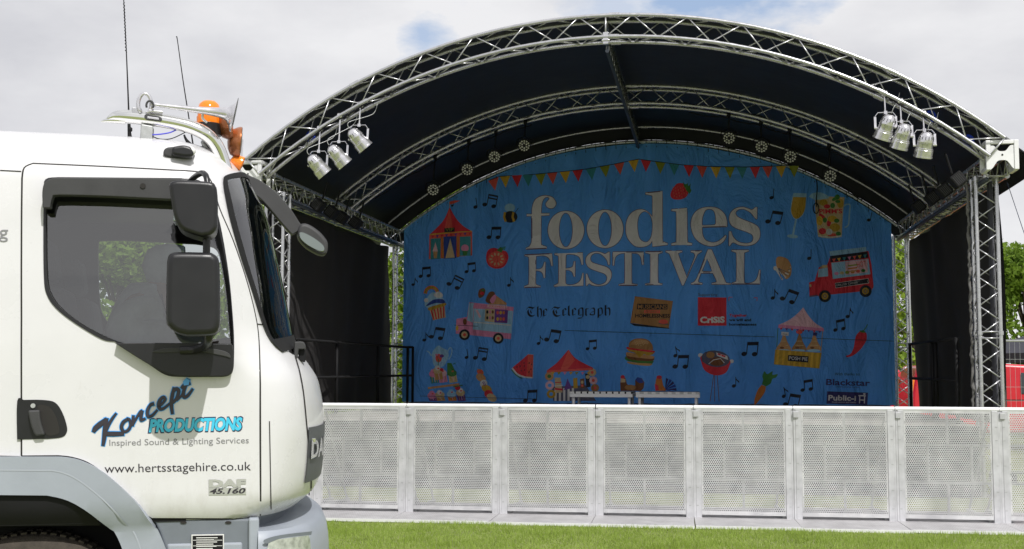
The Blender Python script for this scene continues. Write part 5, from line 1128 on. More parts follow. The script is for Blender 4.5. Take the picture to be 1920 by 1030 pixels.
Vt, Tt = text_tris('DAF', 0, .04, 1.1); x0 = min(p[0] for p in Vt); x1 = max(p[0] for p in Vt); V = []
for x, y in Vt: V.append(front_pt(min(WC - .01, .27 + (x - x0) / (x1 - x0) * .36), 1.175 + y * .115, .016))
link_mesh('grille_lettering', V, Tt, chrome, gr)
fl = MB().box(0, .02, .3, .5, 1.285, 1.3); 
slab([(580, 823), (592, 822), (592, 829), (580, 830)], .30, .34, 'grille_slot', chrome, gr, .002)
# windscreen: rubber ring and glass on the same curved surface
NJ, NI = 60, 30; tl = [p for p in px2tz(SP("416,346 428,405 448,476 472,549 492,612 506,640 526,660 549,674", False, 5))]; tz_z = [p[1] for p in tl][::-1]; tz_t = [p[0] for p in tl][::-1]
def ws_grid(off, mrg):
    V = []; 
    for i in range(NI + 1):
        row = []
        for j in range(NJ + 1):
            a = j / NJ; s_ = 1 if a <= .5 else -1; b = a * 2 if a <= .5 else 2 - 2 * a       # 0 at pillar, 1 at the middle
            zt = 2.485 + .13 * math.sin(b * math.pi / 2) ** .8; zb = 1.672 + .05 * b; f = i / NI
            z = zb + (zt - zb) * f; tA = float(np.interp(z, tz_z, tz_t)); wA = side_w(tA, z) if z > tz_z[0] else side_w(tz_t[0], z)
            w_ = wA + (WC - wA) * (b ** 1.25); e = .008; dt = (front_t(w_ + e, z) - front_t(max(sf(z) + 1e-4, w_ - e), z)) / (2 * e)
            n = Vector((1, -dt, .3)).normalized(); p = Vector((front_t(w_, z), w_, z)) + n * off
            if s_ < 0: p.y = 2 * WC - p.y
            row.append(p)
        V.append(row)
    return V
Gd = ws_grid(.008, 0); bi, bj = 2, 2
ring = MB(); idx = {}
Vr = [p for r in Gd for p in r]; FR = []; FG = []
for i in range(NI):
    for j in range(NJ):
        f = (i * (NJ + 1) + j, i * (NJ + 1) + j + 1, (i + 1) * (NJ + 1) + j + 1, (i + 1) * (NJ + 1) + j)
        (FR if i < bi or i >= NI - 1 or j < bj or j >= NJ - bj else FG).append(f)
link_mesh('windscreen_seal', Vr, FR, rubber, truck, True)
G2 = ws_grid(.004, 0); wsg = link_mesh('windscreen', [p for r in G2 for p in r], FG, wsglass, truck, True)
# wiper bracket / grab step at the screen foot
slab(SP("552,641! 568,641 573,648 573,655! 560,655! 558,672! 551,672!", True, 3), .42, .46, 'screen_foot_handle', plastic2, truck, .006)
slab(SP("560,655! 571,655! 574,668 572,680! 561,676!", True, 3), .45, .50, 'washer_cover', blackm, truck, .004)
arm([(556, 664, .45), (540, 640, .52), (527, 600, .62), (515, 545, .7)], .009, 'wiper_arm', blackm, truck)
# nearside front view mirror on its curved arm at the far corner
WA_ = 1.92
visor = slab(SP("447,322 470,330 492,341 520,363 545,392 562,418 567,425 558,434! 548,440! 530,420 510,396 488,372 466,358 452,352", True, 4), WA_, WA_ + .10, 'front_mirror_arm', plastic2, truck, .02)
arm([(470, 368, WA_ + .03), (497, 384, WA_ + .03), (520, 408, WA_ + .03), (545, 436, WA_ + .03)], .008, 'arm_stay', plastic, visor)
fm = slab(SP("561,424 568,419 580,421 598,433 610,446 615,456 614,472 608,478 596,476 575,464 562,450 558,438", True, 4), WA_ - .02, WA_ + .10, 'front_mirror', plastic2, truck, .02)
slab(SP("562,436 572,437 590,447 606,460 608,470 602,472 588,467 572,457 562,446", True, 4), WA_ - .026, WA_ - .018, 'mirror_glass', mirror_m, fm, .004)
# roof gear
bar = arm([(200, 225, .36), (215, 219, .36), (240, 219, .36), (300, 226, .36), (350, 236, .36), (383, 250, .36), (402, 268, .38), (414, 292, .40), (424, 325, .42)], [.006, .024, .033, .034, .034, .034, .034, .034, .034], 'roof_bar', chrome, truck, 20)
arm([(190, 228, .36), (205, 226, .36), (235, 226, .36)], [.004, .012, .02], 'bar_tip', chrome, bar, 14)
slab(SP("271,216 275,214! 298,218! 303,221 303,226 300,228! 276,225! 271,222", True, 3), .318, .33, 'marker_plate', plastic2, bar, .003)
slab([(276, 218), (298, 221), (298, 225), (276, 222)], .314, .319, 'marker_lens', castm, bar, .002)
slab([(247, 201), (265, 202), (265, 218), (247, 217)], .33, .40, 'bracket_plate', alu, bar, .004)
slab([(264, 232), (287, 236), (286, 266), (262, 264)], .33, .40, 'bar_foot', steel, truck, .006); slab([(258, 262), (290, 265), (288, 270), (262, 269)], .30, .43, 'bar_foot_plate', castm, truck, .004)
arm([(286, 253, .33), (300, 252, .34), (318, 249, .35), (332, 243, .36)], .0035, 'blue_wire', mat('wire_blue', (.05, .05, .6), .5), bar, 6)
arm([(286, 256, .33), (300, 261, .34), (322, 260, .35), (350, 247, .36)], .0025, 'black_wire', rubber, bar, 6)
horn = arm([(283, 196, .33), (300, 198, .33), (350, 204, .33), (385, 208, .33), (410, 211, .33), (425, 213, .33), (433, 215, .33), (438, 216.5, .33), (440, 217, .33)], [.010, .010, .014, .018, .024, .034, .052, .078, .088], 'air_horn', castm, truck, 24)
MB().tube([px_w(271, 207, .33) + Vector((.03 * math.cos(t), 0, .05 * math.sin(t) + .03)) for t in np.linspace(-1.2, math.pi + 1, 16)], .009, 8).build('horn_loop', castm, horn, True)
MB().tube([px_w(281, 198, .31) + Vector((.016 * math.cos(t), 0, .022 * math.sin(t) + .0)) for t in np.linspace(-.5, math.pi + .5, 12)], .005, 8).build('horn_hose', plastic2, horn, True)
arm([(280, 208, .33), (305, 211, .33)], .010, 'horn_valve', castm, horn, 10); arm([(381, 208, .33), (380, 222, .34), (388, 230, .35)], .006, 'horn_stay', castm, horn, 8)
def disc(u, v, w_, r, th, tilt, name, m, lensm, dome=.06):
    p = px_w(u, v, w_); M_ = Matrix.Translation(p) @ Matrix.Rotation(tilt, 4, 'Y') @ Matrix.Rotation(R(90), 4, 'Y')
    o = MB().lathe([(0, -dome - th), (r * .45, -dome * .85 - th), (r * .8, -dome * .45 - th), (r * .97, -th * .6), (r * 1.03, 0), (r * 1.03, .012), (r * .95, .014)], 30, 0, M_).build(name, m, truck, True, angle=50)
    MB().lathe([(0, .018), (r * .6, .016), (r * .93, .010), (r * .93, .004), (0, .004)], 30, 0, M_).build('lens', lensm, o, True); return o
sp1 = disc(430, 233, .52, .080, .02, R(-6), 'spot_lamp', copper, amber, .045); sp2 = disc(447, 268, .55, .078, .02, R(4), 'spot_lamp', copper, mat('spot_glass', (.6, .55, .5), .1, .3), .035)
sp3 = disc(450, 306, .55, .035, .02, R(20), 'small_lamp', amber, amber, .03)
arm([(400, 262, .40), (380, 266, .42), (385, 275, .42), (392, 285, .44)], .008, 'clamp', steel, bar, 8)
# beacon
p = px_w(391, 247, .50); bk = MB().lathe([(.0, -.02), (.062, -.02), (.062, .035), (.056, .04), (0, .04)], 28, 0, Matrix.Translation(p)).build('beacon', plastic, truck, True, angle=40)
MB().lathe([(.0, .038), (.058, .038), (.059, .07), (.055, .072), (.0545, .11), (.048, .135), (.032, .150), (0, .157)], 30, 0, Matrix.Translation(p)).build('beacon_dome', amber, bk, True, angle=60)
MB().lathe([(0, .05), (.02, .05), (.03, .10), (.0, .12)], 12, 0, Matrix.Translation(p)).build('beacon_bulb', mat('bulb_gold', (.9, .6, .05), .2, emit=((1, .55, .05), 3)), bk, True)
MB().tube([p + Vector((0, 0, -.02)), p + Vector((0, 0, -.14))], .03, 12).build('beacon_stem', plastic2, bk, True)
# aerials
ae = arm([(243, 266, .75), (242, 235, .75), (241, 200, .75), (237, 100, .75), (232, 0, .75), (228, -80, .75)], [.010, .008, .004, .0028, .0024, .002], 'aerial', blackm, truck, 8)
MB().lathe([(.022, -.02), (.02, .0), (.010, .03), (.006, .05), (.012, .055), (.012, .07), (.005, .075)], 14, 0, Matrix.Translation(px_w(243, 266, .75))).build('aerial_base', blackm, ae, True)
sp_ = MB(); 
for k in range(60):
    t_ = k / 60; q = px_w(232.5 + (236.5 - 232.5) * t_, 5 + 95 * t_, .75); sp_.tube([q + Vector((.004 * math.cos(k * 1.6), .004 * math.sin(k * 1.6), 0)), q + Vector((.004 * math.cos((k + 1) * 1.6), .004 * math.sin((k + 1) * 1.6), -.0035))], .0018, 4)
sp_.build('aerial_coil', blackm, ae)
arm([(364, 285, .8), (354, 220, .8), (343, 150, .8), (333, 78, .8), (331, 69, .8)], [.005, .0035, .003, .0025, .004], 'aerial', blackm, truck, 6)
arm([(364, 282, .8), (356, 271, .8), (349, 262, .8), (345, 253, .8)], [.02, .012, .008, .005], 'aerial_fin', blackm, truck, 6)
arm([(453, 300, 1.4), (455, 262, 1.4)], .006, 'aerial', castm, truck, 6)
# side marker lamp on the roof edge
def roof_slab(pts, w0, w1, name, m, parent, bevel): return slab(pts, w0, w1, name, m, parent, bevel)
mk = roof_slab(SP("306,285 312,277 330,275 352,276 363,284 363,292 352,297 325,296 309,292", True, 4), .10, .20, 'marker_lamp', plastic2, truck, .008)
roof_slab(SP("322,275! 334,273! 345,272 358,276 363,284 360,293 345,294! 322,290!", True, 3), .06, .14, 'marker_housing', plastic, mk, .012)
MB().lathe([(0, .025), (.015, .022), (.022, .010), (.022, 0), (0, 0)], 16, 0, Matrix.Translation(px_w(356, 285, .085)) @ Matrix.Rotation(R(60), 4, 'Y') @ Matrix.Rotation(R(20), 4, 'X')).build('marker_lens', whitepl, mk, True)
# lettering on the door
def decal(tr, off, name, m, parent=None): return wrap(None, off, name, m, parent or door, tris=tr, smooth=False)
txt_d = mat('decal_dark', (.035, .03, .04), .4); txt_g = mat('decal_grey', (.22, .22, .23), .4); cyan = mat('decal_cyan', (.06, .55, .80), .4); blu2 = mat('decal_blue', (.10, .40, .85), .4); nav2 = mat('decal_navy', (.015, .03, .09), .4)
decal(text_px('Inspired Sound & Lighting Services', 205.5, 836, 466.5, 831, 11.4), .0085, 'lettering', txt_g)
decal(text_px('www.hertsstagehire.co.uk', 196.5, 886.5, 470.5, 881.5, 15.8), .0085, 'lettering', txt_d)
decal(text_px('PRODUCTIONS', 277, 810.5, 457, 806.5, 23.5, shear=.22, bold=.075), .0083, 'lettering_outline', nav2)
decal(text_px('PRODUCTIONS', 279.5, 809.2, 455, 805.3, 21.3, shear=.22, bold=.048), .0088, 'lettering', cyan)
KS = [("60,495 75,470 110,440 155,405", [5, 8.5, 9, 6]), ("152,400 146,450 140,500 136,545 128,592", [7, 7.5, 7, 6.5, 4.5]), ("222,364 195,400 165,450 140,505", [2.8, 4, 5, 6]), ("140,508 200,510 277,508", [7, 7.6, 6]),
      ("305,405 275,425 260,460 275,492 305,485 325,450 318,410 300,402", [4.5, 5.5, 5, 4, 4.5, 4, 4]), ("345,380 342,420 340,452", [4, 4.8, 3.5]), ("342,445 365,400 395,355 408,345", [2.5, 3.5, 4.5, 4]), ("408,345 400,385 402,412 430,400", [5, 5, 4.5, 3]),
      ("490,295 465,305 445,345 450,385 480,378 515,340", [5.5, 4.5, 5, 4.6, 4, 2.6]), ("522,318 555,290 572,262 560,248 538,265 525,300 535,332 565,325 608,290", [3, 3.5, 4, 4.4, 5, 5.2, 4.8, 4, 2.6]),
      ("636,180 622,240 616,300 624,366", [4, 5.4, 5.4, 4]), ("620,225 650,188 668,205 655,255 622,292", [3, 5, 5.4, 5, 3.4]), ("655,270 690,235 705,205", [2.6, 3, 3]), ("738,120 718,165 702,215 708,248 735,235 768,190", [5.5, 5, 5, 5, 4.4, 2.6]), ("688,183 715,160 750,148", [3.6, 6.5, 4.2])]
def koncept(grow, off, name, m):
    V = []; T = []
    for st, ws in KS:
        P = [(160 + a / 3.815, 680 + b / 3.815) for a, b in SP(st, False, 5)]
        if grow:
            a, b = P[0], P[1]; l = math.hypot(a[0] - b[0], a[1] - b[1]); P = [(a[0] + (a[0] - b[0]) / l * grow * .5, a[1] + (a[1] - b[1]) / l * grow * .5)] + P[1:]
            a, b = P[-1], P[-2]; l = math.hypot(a[0] - b[0], a[1] - b[1]); P = P[:-1] + [(a[0] + (a[0] - b[0]) / l * grow * .5, a[1] + (a[1] - b[1]) / l * grow * .5)]
        A, B = ribbon(P, [q + grow for q in ws]); k = len(V); n = len(A); V += A + B; T += [(k + i, k + i + 1, k + n + i + 1, k + n + i) for i in range(n - 1)]
    o = decal((V, T), off, name, m)
    # successive strokes lie a hair above each other
    k = 0
    for i, (st, ws) in enumerate(KS):
        n = 2 * len(SP(st, False, 5))
        for q in range(k, k + n): o.data.vertices[q].co.y -= i * .00012
        k += n
koncept(4.2, .0082, 'lettering_glow', blu2); koncept(1.6, .0102, 'lettering_outline', nav2); koncept(-.2, .0122, 'lettering', txt_d)
decal(([(343, 716), (349, 709), (356, 713), (354, 722), (345, 723)], [(0, 1, 2, 3, 4)]), .0146, 'splash', blu2)
bp_ = wrap([[(391.5, 915), (461.5, 914), (461.5, 927), (391.5, 928)]], .010, 'model_plate', badge, door, .1, base=.004, smooth=False)
decal(text_px('45.160', 393, 925.6, 460.5, 924.6, 9.2, shear=.25, bold=.03), .0115, 'plate_lettering', txt_d, bp_)
decal(text_px('DAF', 391.5, 913.2, 461.5, 912.2, 13.2, bold=.06), .0105, 'badge_lettering', badge)
decal(text_px('g', -2, 446, 15, 446.5, 23), .003, 'lettering', txt_g, body)
# wheel, tyre, arch inside, chassis and box body out of frame to the left
AX = px_w(62, 1003, .12); AX = Vector((AX.x, .12, .41)); rt = px_w(62, 1003, .12).z - .41; 
Mw = Matrix.Translation((AX.x, .10, .41)) @ Matrix.Rotation(R(-90), 4, 'X')
prof = [(rt * .62, .0), (rt * .70, -.02), (rt * .9, -.015), (rt * .965, .005), (rt, .03), (rt, .19), (rt * .96, .22), (rt * .62, .22)]
for yy in (0, 1.7):
    wl_ = MB().lathe(prof, 64, 0, Matrix.Translation((0, yy, 0)) @ Mw).build('wheel', tyrem, truck, True, angle=35)
    tr_ = MB()
    for k in range(72):
        a = 2 * math.pi * k / 72; M_ = Matrix.Translation((0, yy, 0)) @ Mw @ Matrix.Rotation(a, 4, 'Z') @ Matrix.Translation((rt + .003, 0, .11))
        tr_.box(-.008, .006, -.012, .012, -.075, -.015, 0, M_); tr_.box(-.008, .006, -.002, .022, .015, .075, 0, M_)
    tr_.build('tread', tyrem, wl_)
    MB().lathe([(0, .05), (rt * .25, .05), (rt * .3, .02), (rt * .5, .04), (rt * .6, .0), (rt * .63, .01), (rt * .63, .2), (0, .2)], 40, 0, Matrix.Translation((0, yy, 0)) @ Mw).build('rim', steel, wl_, True, angle=30)
for yy in (.1, 1.72):
    MB().lathe(prof, 48, 0, Matrix.Translation((-3.0, yy - .1, 0)) @ Mw).build('rear_wheel', tyrem, truck, True, angle=35)
MB().box(-5.6, -.2, .5, .62, .55, .75).box(-5.6, -.2, 1.5, 1.62, .55, .75).box(-1.5, -.3, .33, 1.8, .74, .93).build('chassis', blackm, truck)
bx = MB().box(-5.9, -1.62, -.08, 2.2, .98, 3.3).build('box_body', white, truck, bevel=.02)
# cab inside: seats, wheel, rear bulkhead
sx0 = -.78
for yy in (.5, 1.55):
    s1 = MB().box(sx0 - .05, sx0 + .45, yy - .24, yy + .24, 1.18, 1.38).build('seat', seatm, truck, bevel=.05)
    MB().box(-.09, .07, -.24, .24, 0, .62, 0, Matrix.Translation((sx0 - .06, yy, 1.36)) @ Matrix.Rotation(R(-10), 4, 'Y')).build('backrest', seatm, s1, bevel=.05)
    MB().box(-.06, .04, -.13, .13, 0, .20, 0, Matrix.Translation((sx0 - .18, yy, 2.0)) @ Matrix.Rotation(R(-8), 4, 'Y')).build('headrest', seatm, s1, bevel=.04)
Ms_ = Matrix.Translation((-.18, .5, 1.66)) @ Matrix.Rotation(R(-35), 4, 'Y')
MB().tube([Ms_ @ Vector((.20 * math.cos(t), .20 * math.sin(t), 0)) for t in np.linspace(0, 2 * math.pi, 28, endpoint=False)], .014, 8, closed=True).build('steering_wheel', blackm, truck, True)
MB().box(-.06, .02, .08, 2.04, 1.15, 1.60).build('dashboard', plastic2, truck, bevel=.03)
# ------------------------------------------------------------------ driver
def skin(name, verts, edges, radii, m, parent, root=0, sub=2):
    me = bpy.data.meshes.new(name); me.from_pydata(verts, edges, []); o = bpy.data.objects.new(name, me); COL.objects.link(o)
    md = o.modifiers.new('s', 'SKIN'); md.use_smooth_shade = True
    for i, r in enumerate(radii): sv = me.skin_vertices[0].data[i]; sv.radius = r if isinstance(r, tuple) else (r, r); sv.use_root = (i == root)
    o.modifiers.new('ss', 'SUBSURF').levels = sub
    dg = bpy.context.evaluated_depsgraph_get(); nm = bpy.data.meshes.new_from_object(o.evaluated_get(dg)); bpy.data.objects.remove(o)
    nm.materials.clear(); nm.materials.append(m); nm.name = name
    nm.polygons.foreach_set('use_smooth', [True] * len(nm.polygons))
    oo = bpy.data.objects.new(name, nm); COL.objects.link(oo); oo.parent = parent; ALL.append(oo); return oo
hd = px_w(316, 503, .48); shd = px_w(262, 575, .30); elb = px_w(212, 625, .26)
per = empty('person', TM @ Vector((sx0 + .15, .5, 1.38)), PHI); tag(per, 'driver in a grey hooded top leaning forward inside the truck cab behind the side window', 'person')
off = Vector((sx0 + .15, .5, 1.38)); H = hd - off; Sh = Vector((shd.x, .5, shd.z + .01)) - off
J = {}; vv = []; ee = []; rr = []
def jn(nm_, p, r, fr_=None):
    vv.append(tuple(p)); rr.append(r); J[nm_] = len(vv) - 1
    if fr_: ee.append((J[fr_], J[nm_]))
V3 = Vector
jn('pel', V3((0, 0, .10)), (.14, .11)); jn('sp1', V3((.03, 0, .26)), (.13, .11), 'pel'); jn('sp2', Sh * .75 + V3((-.02, 0, .06)), (.15, .11), 'sp1'); jn('nk0', Sh + V3((.06, 0, .03)), .085, 'sp2'); jn('nk', (Sh + H) / 2 + V3((.02, 0, .0)), .058, 'nk0'); jn('h0', H + V3((0, 0, -.05)), .075, 'nk'); jn('h1', H + V3((.005, 0, .045)), .088, 'h0'); jn('h2', H + V3((0, 0, .09)), .055, 'h1')
jn('nose', H + V3((.10, 0, -.01)), .016, 'h0')
for s_, n_ in ((-1, 'l'), (1, 'r')):
    a = V3((Sh.x, s_ * .17, Sh.z - .01)); b = (V3((elb.x, elb.y, elb.z)) - off) if s_ < 0 else V3((Sh.x + .04, .27, Sh.z - .27)); c = V3((-.22, .5 + s_ * .15, 1.70)) - off
    jn('s' + n_, a, .078, 'sp2'); jn('e' + n_, b, .058, 's' + n_); jn('w' + n_, c, .032, 'e' + n_); jn('p' + n_, c + V3((.05, 0, .02)), (.04, .022), 'w' + n_)
    for k in range(4): jn('f%d' % k + n_, c + V3((.09 + .012 * (1 - abs(k - 1.5)), (k - 1.5) * .02, .035)), .010, 'p' + n_); jn('g%d' % k + n_, c + V3((.105, (k - 1.5) * .018, .005)), .009, 'f%d' % k + n_)
    jn('t' + n_, c + V3((.04, -s_ * .045, .0)), .011, 'p' + n_)
    jn('hp' + n_, V3((.03, s_ * .09, .06)), .095, 'pel'); jn('kn' + n_, V3((.40, s_ * .13, .10)), .065, 'hp' + n_); jn('an' + n_, V3((.50, s_ * .12, -.20)), .045, 'kn' + n_)
skin('body', vv, ee, rr, skin_m, per)
def sub_skin(keys, pairs, grow, name, m):
    ix = {k: i for i, k in enumerate(keys)}
    return skin(name, [vv[J[k]] for k in keys], [(ix[a], ix[b]) for a, b in pairs], [tuple(q + grow for q in (rr[J[k]] if isinstance(rr[J[k]], tuple) else (rr[J[k]],) * 2)) for k in keys], m, per)
sub_skin(['pel', 'sp1', 'sp2', 'nk0', 'sl', 'el', 'wl', 'sr', 'er', 'wr'], [('pel', 'sp1'), ('sp1', 'sp2'), ('sp2', 'nk0'), ('sp2', 'sl'), ('sl', 'el'), ('el', 'wl'), ('sp2', 'sr'), ('sr', 'er'), ('er', 'wr')], .055, 'hooded_top', hoodie)
sub_skin(['pel', 'hpl', 'knl', 'anl', 'hpr', 'knr', 'anr'], [('pel', 'hpl'), ('hpl', 'knl'), ('knl', 'anl'), ('pel', 'hpr'), ('hpr', 'knr'), ('knr', 'anr')], .025, 'trousers', jeans)
hm = MB(); Hh = H
hood_r = [(-.10, .075), (-.06, .098), (0, .106), (.05, .103), (.075, .094)]
hm.lathe([(.0, -.125)] + [(r, x) for x, r in hood_r] + [(.086, .075), (.09, 0), (0, -.08)], 24, 0, Matrix.Translation(Hh + V3((.0, 0, .012))) @ Matrix.Rotation(R(90), 4, 'Y')); hm.build('hood', hoodie, per, True, angle=60)
sb = MB(); sb.tube([V3((Sh.x + .08, -.10, Sh.z + .05)), V3((Sh.x + .10, -.13, Sh.z - .03)), V3((Sh.x + .14, -.06, Sh.z - .16)), V3((.12, .1, .1))], .016, 6); sb.build('seat_strap', blackm, truck, True).location = off
# ------------------------------------------------------------------ trees
def tree_mesh(seed, h, rad, nleaf, size):
    r = np.random.default_rng(seed); tb = MB(); tb.tube([(0, 0, 0), (.05, .03, h * .25), (-.03, .05, h * .5), (.04, 0, h * .8)], [.16, .13, .09, .03], 9)
    lobes = []
    for k in range(26):
        a = r.uniform(0, 2 * math.pi); f = r.uniform(.06, .93); prof = math.sin(math.pi * min(1, f * .9 + .12)) ** .6; rr_ = rad * prof * math.sqrt(r.uniform(.1, 1)) * .78
        c = np.array([rr_ * math.cos(a), rr_ * math.sin(a), h * f]); s_ = r.uniform(.5, 1.0) * rad * .36; lobes.append((c, s_))
        if k < 16: tb.tube([(0, 0, max(.3, c[2] * .6)), (c[0] * .5, c[1] * .5, c[2] * .85), tuple(c)], [.05, .03, .012], 5)
    lobes = [l if l[0][2] + l[1] * .8 < h else (np.array([l[0][0], l[0][1], h - l[1] * .8]), l[1]) for l in lobes]
    w_ = np.array([s_ ** 2 for _, s_ in lobes]); ids = r.choice(len(lobes), nleaf, p=w_ / w_.sum()); d = r.normal(size=(nleaf, 3)); d /= np.linalg.norm(d, axis=1)[:, None]
    C = np.array([lobes[i][0] for i in ids]); S = np.array([lobes[i][1] for i in ids]); P = C + d * (S * r.uniform(.55, 1.08, nleaf) ** .7)[:, None]; P[:, 2] = np.maximum(P[:, 2], .15)
    n = d + r.normal(size=(nleaf, 3)) * .7; n /= np.linalg.norm(n, axis=1)[:, None]; u = np.cross(n, r.normal(size=(nleaf, 3))); u /= np.linalg.norm(u, axis=1)[:, None]; v = np.cross(n, u)
    L_ = size * r.uniform(.6, 1.3, nleaf)[:, None]; W_ = L_ * .55; Q = np.stack([P - u * L_ / 2, P + v * W_ / 2 + n * .01, P + u * L_ / 2, P - v * W_ / 2 + n * .01], 1).reshape(-1, 3)
    me = bpy.data.meshes.new('crown'); me.from_pydata(Q.tolist(), [], np.arange(nleaf * 4).reshape(-1, 4).tolist()); return tb, me
def place_tree(k, x, y, h, rad, seed, lab, m, parts, rz):
    e = empty('tree', (x, y, 0), rz); tag(e, lab, 'tree', 'trees behind the stage')
    tb, me = parts; o = bpy.data.objects.new('crown', me); COL.objects.link(o); o.parent = e; ALL.append(o)
    if not me.materials: me.materials.append(m)
    t = bpy.data.objects.new('trunk', tb); COL.objects.link(t); t.parent = e; ALL.append(t); e.scale = (rad, rad, h)
TMS = []
for s_ in range(3):
    tb, me = tree_mesh(11 + s_, 1.0 * 6, 2.9, 13000, .20); me.materials.append((leafm, leafm2, leafm)[s_]); o = tb.build('trunk', bark, None, True); tm_ = o.data; ALL.remove(o); bpy.data.objects.remove(o); TMS.append((tm_, me))
spots_t = [(-13.6, 27, 1.1, 'tree farthest to the left, hidden behind the truck cab'), (-9.6, 29, 1.05, 'leafy tree seen through both side windows of the truck cab'), (-5.4, 31, .98, 'tree behind the left stage drape, hidden by it'), (-1.9, 33, 1.0, 'leafy tree glimpsed through the rear left tower of the stage'), (2.6, 36, .9, 'tree behind the middle of the printed backdrop, hidden by it'),
           (7.6, 35, .84, 'tree behind the right end of the printed backdrop, hidden by it'), (11.2, 33, .86, 'leafy tree glimpsed through the rear right tower of the stage'), (14.9, 34.5, .86, 'bright green tree right of the front right tower, behind the gazebo'), (18.3, 36, .9, 'bright green tree at the right edge of the photo'), (22.5, 38, .95, 'tree beyond the right edge of the photo')]
for k, (x, y, f, lab) in enumerate(spots_t):
    tm_, me = TMS[k % 3]; e = empty('tree', (x, y, -.02), k * 1.3); tag(e, lab, 'tree', 'row of leafy trees behind the stage'); e.scale = (f * .95, f * .95, f * (1.0 if x > 5 else (.80 if x < -8 else 1.08)))
    for nm_, dt in (('trunk', tm_), ('crown', me)): o = bpy.data.objects.new(nm_, dt); COL.objects.link(o); o.parent = e; ALL.append(o)
# ------------------------------------------------------------------ red vans
def van(loc, rz, lab):
    e = empty('red_van', loc, rz); tag(e, lab, 'van', 'red vans parked behind the stage')
    prof = SP("-2.05,.35! -2.1,.9 -2.05,1.35 -1.98,1.62 -1.9,1.68! -.5,1.72 .35,1.68! .55,1.62! 1.25,1.05! 1.9,.92 2.08,.7 2.1,.35!", True, 4)
    prof = [(a, b) for a, b in prof]; b_ = MB().prism(prof, -.82, .82); bo = b_.build('van_body', redp, e, True, bevel=.09, angle=45)
    g_ = mat('van_glass', (.05, .06, .07), .08) if 'van_glass' not in MATS else MATS['van_glass']
    for s_ in (-1, 1):
        gp = SP(".0,1.12! .0,1.50 .05,1.54! .35,1.53! .5,1.48 .95,1.10!", True, 3); MB().prism(gp, s_ * .80, s_ * .835).build('side_window', g_, bo, bevel=.01)
        d = MB()
        for pts in (SP("-.28,.5 -.28,1.62", False, 2), SP("-1.75,.62 -1.75,1.55 -.4,1.6 -.4,.6", False, 3), SP("-1.95,1.0 1.2,1.0", False, 2), SP("1.02,.5 1.05,1.02", False, 2)):
            A, B = ribbon(pts, .018)
            for i in range(len(A) - 1): d.prism([A[i], A[i + 1], B[i + 1], B[i]], s_ * .822, s_ * .826)
        d.build('door_lines', dark_gap, bo)
        for x_ in (-1.3, 1.3):
            M_ = Matrix.Translation((x_, s_ * .70, .32)) @ Matrix.Rotation(R(90) * -s_, 4, 'X'); w_ = MB().lathe([(.19, .13), (.28, .14), (.315, .12), (.32, .06), (.32, -.05), (.19, -.06)], 28, 0, M_).build('wheel', rubber, e, True, angle=35); MB().lathe([(0, .12), (.08, .12), (.17, .10), (.195, .125), (.195, 0), (0, 0)], 24, 0, M_).build('rim', steel, w_, True, angle=30)
    MB().prism([(.60, 1.57), (1.20, 1.07), (1.23, 1.09), (.63, 1.60)], -.7, .7).build('windscreen', g_, bo)
    for s_ in (-.6, .6): MB().box(1.98, 2.10, s_ - .14, s_ + .14, .72, .88).build('headlight', whitepl, bo, bevel=.03)
    for s_ in (-.74, .74): MB().box(-2.09, -1.98, s_ - .06, s_ + .06, .9, 1.4).build('tail_light', amber, bo, bevel=.02)
    return e
def at(u, Z): return Vector(((u - 960) / F * Z, Z, 0))
p = at(1862, 24.5); van((p.x + .3, p.y, .0), R(-8), 'red van with dark side window parked beyond the mesh fence at the right edge')
p = at(1722, 30.0); van((p.x - 1.4, p.y, .0), R(4), 'red vehicle glimpsed behind the rear right tower of the stage')
# ------------------------------------------------------------------ gazebo
gp = at(1985, 28.5); gz = empty('gazebo', gp, R(6)); tag(gz, 'dark grey pop-up gazebo behind the mesh fence at the right edge', 'gazebo')
ap = 2.75; ev = 1.98; r_ = 1.55; V = []; Fc = []; n_ = 8
for i in range(n_ + 1):
    f = i / n_; rr_ = r_ * f; zz = ap - (ap - ev) * (f ** .8)
    V += [(-rr_, -rr_, zz), (rr_, -rr_, zz), (rr_, rr_, zz), (-rr_, rr_, zz)]
for i in range(n_):
    for j in range(4): Fc.append((i * 4 + j, i * 4 + (j + 1) % 4, (i + 1) * 4 + (j + 1) % 4, (i + 1) * 4 + j))
V += [(-r_, -r_, ev - .22), (r_, -r_, ev - .22), (r_, r_, ev - .22), (-r_, r_, ev - .22)]
for j in range(4): Fc.append((n_ * 4 + j, n_ * 4 + (j + 1) % 4, (n_ + 1) * 4 + (j + 1) % 4, (n_ + 1) * 4 + j))
cn = link_mesh('canopy', V, Fc, canopyd, gz); md = cn.modifiers.new('s', 'SOLIDIFY'); md.thickness = .01
for sx in (-1, 1):
    for sy in (-1, 1): MB().box(sx * (r_ - .04) - .02, sx * (r_ - .04) + .02, sy * (r_ - .04) - .02, sy * (r_ - .04) + .02, 0, ev).build('leg', steel, gz)
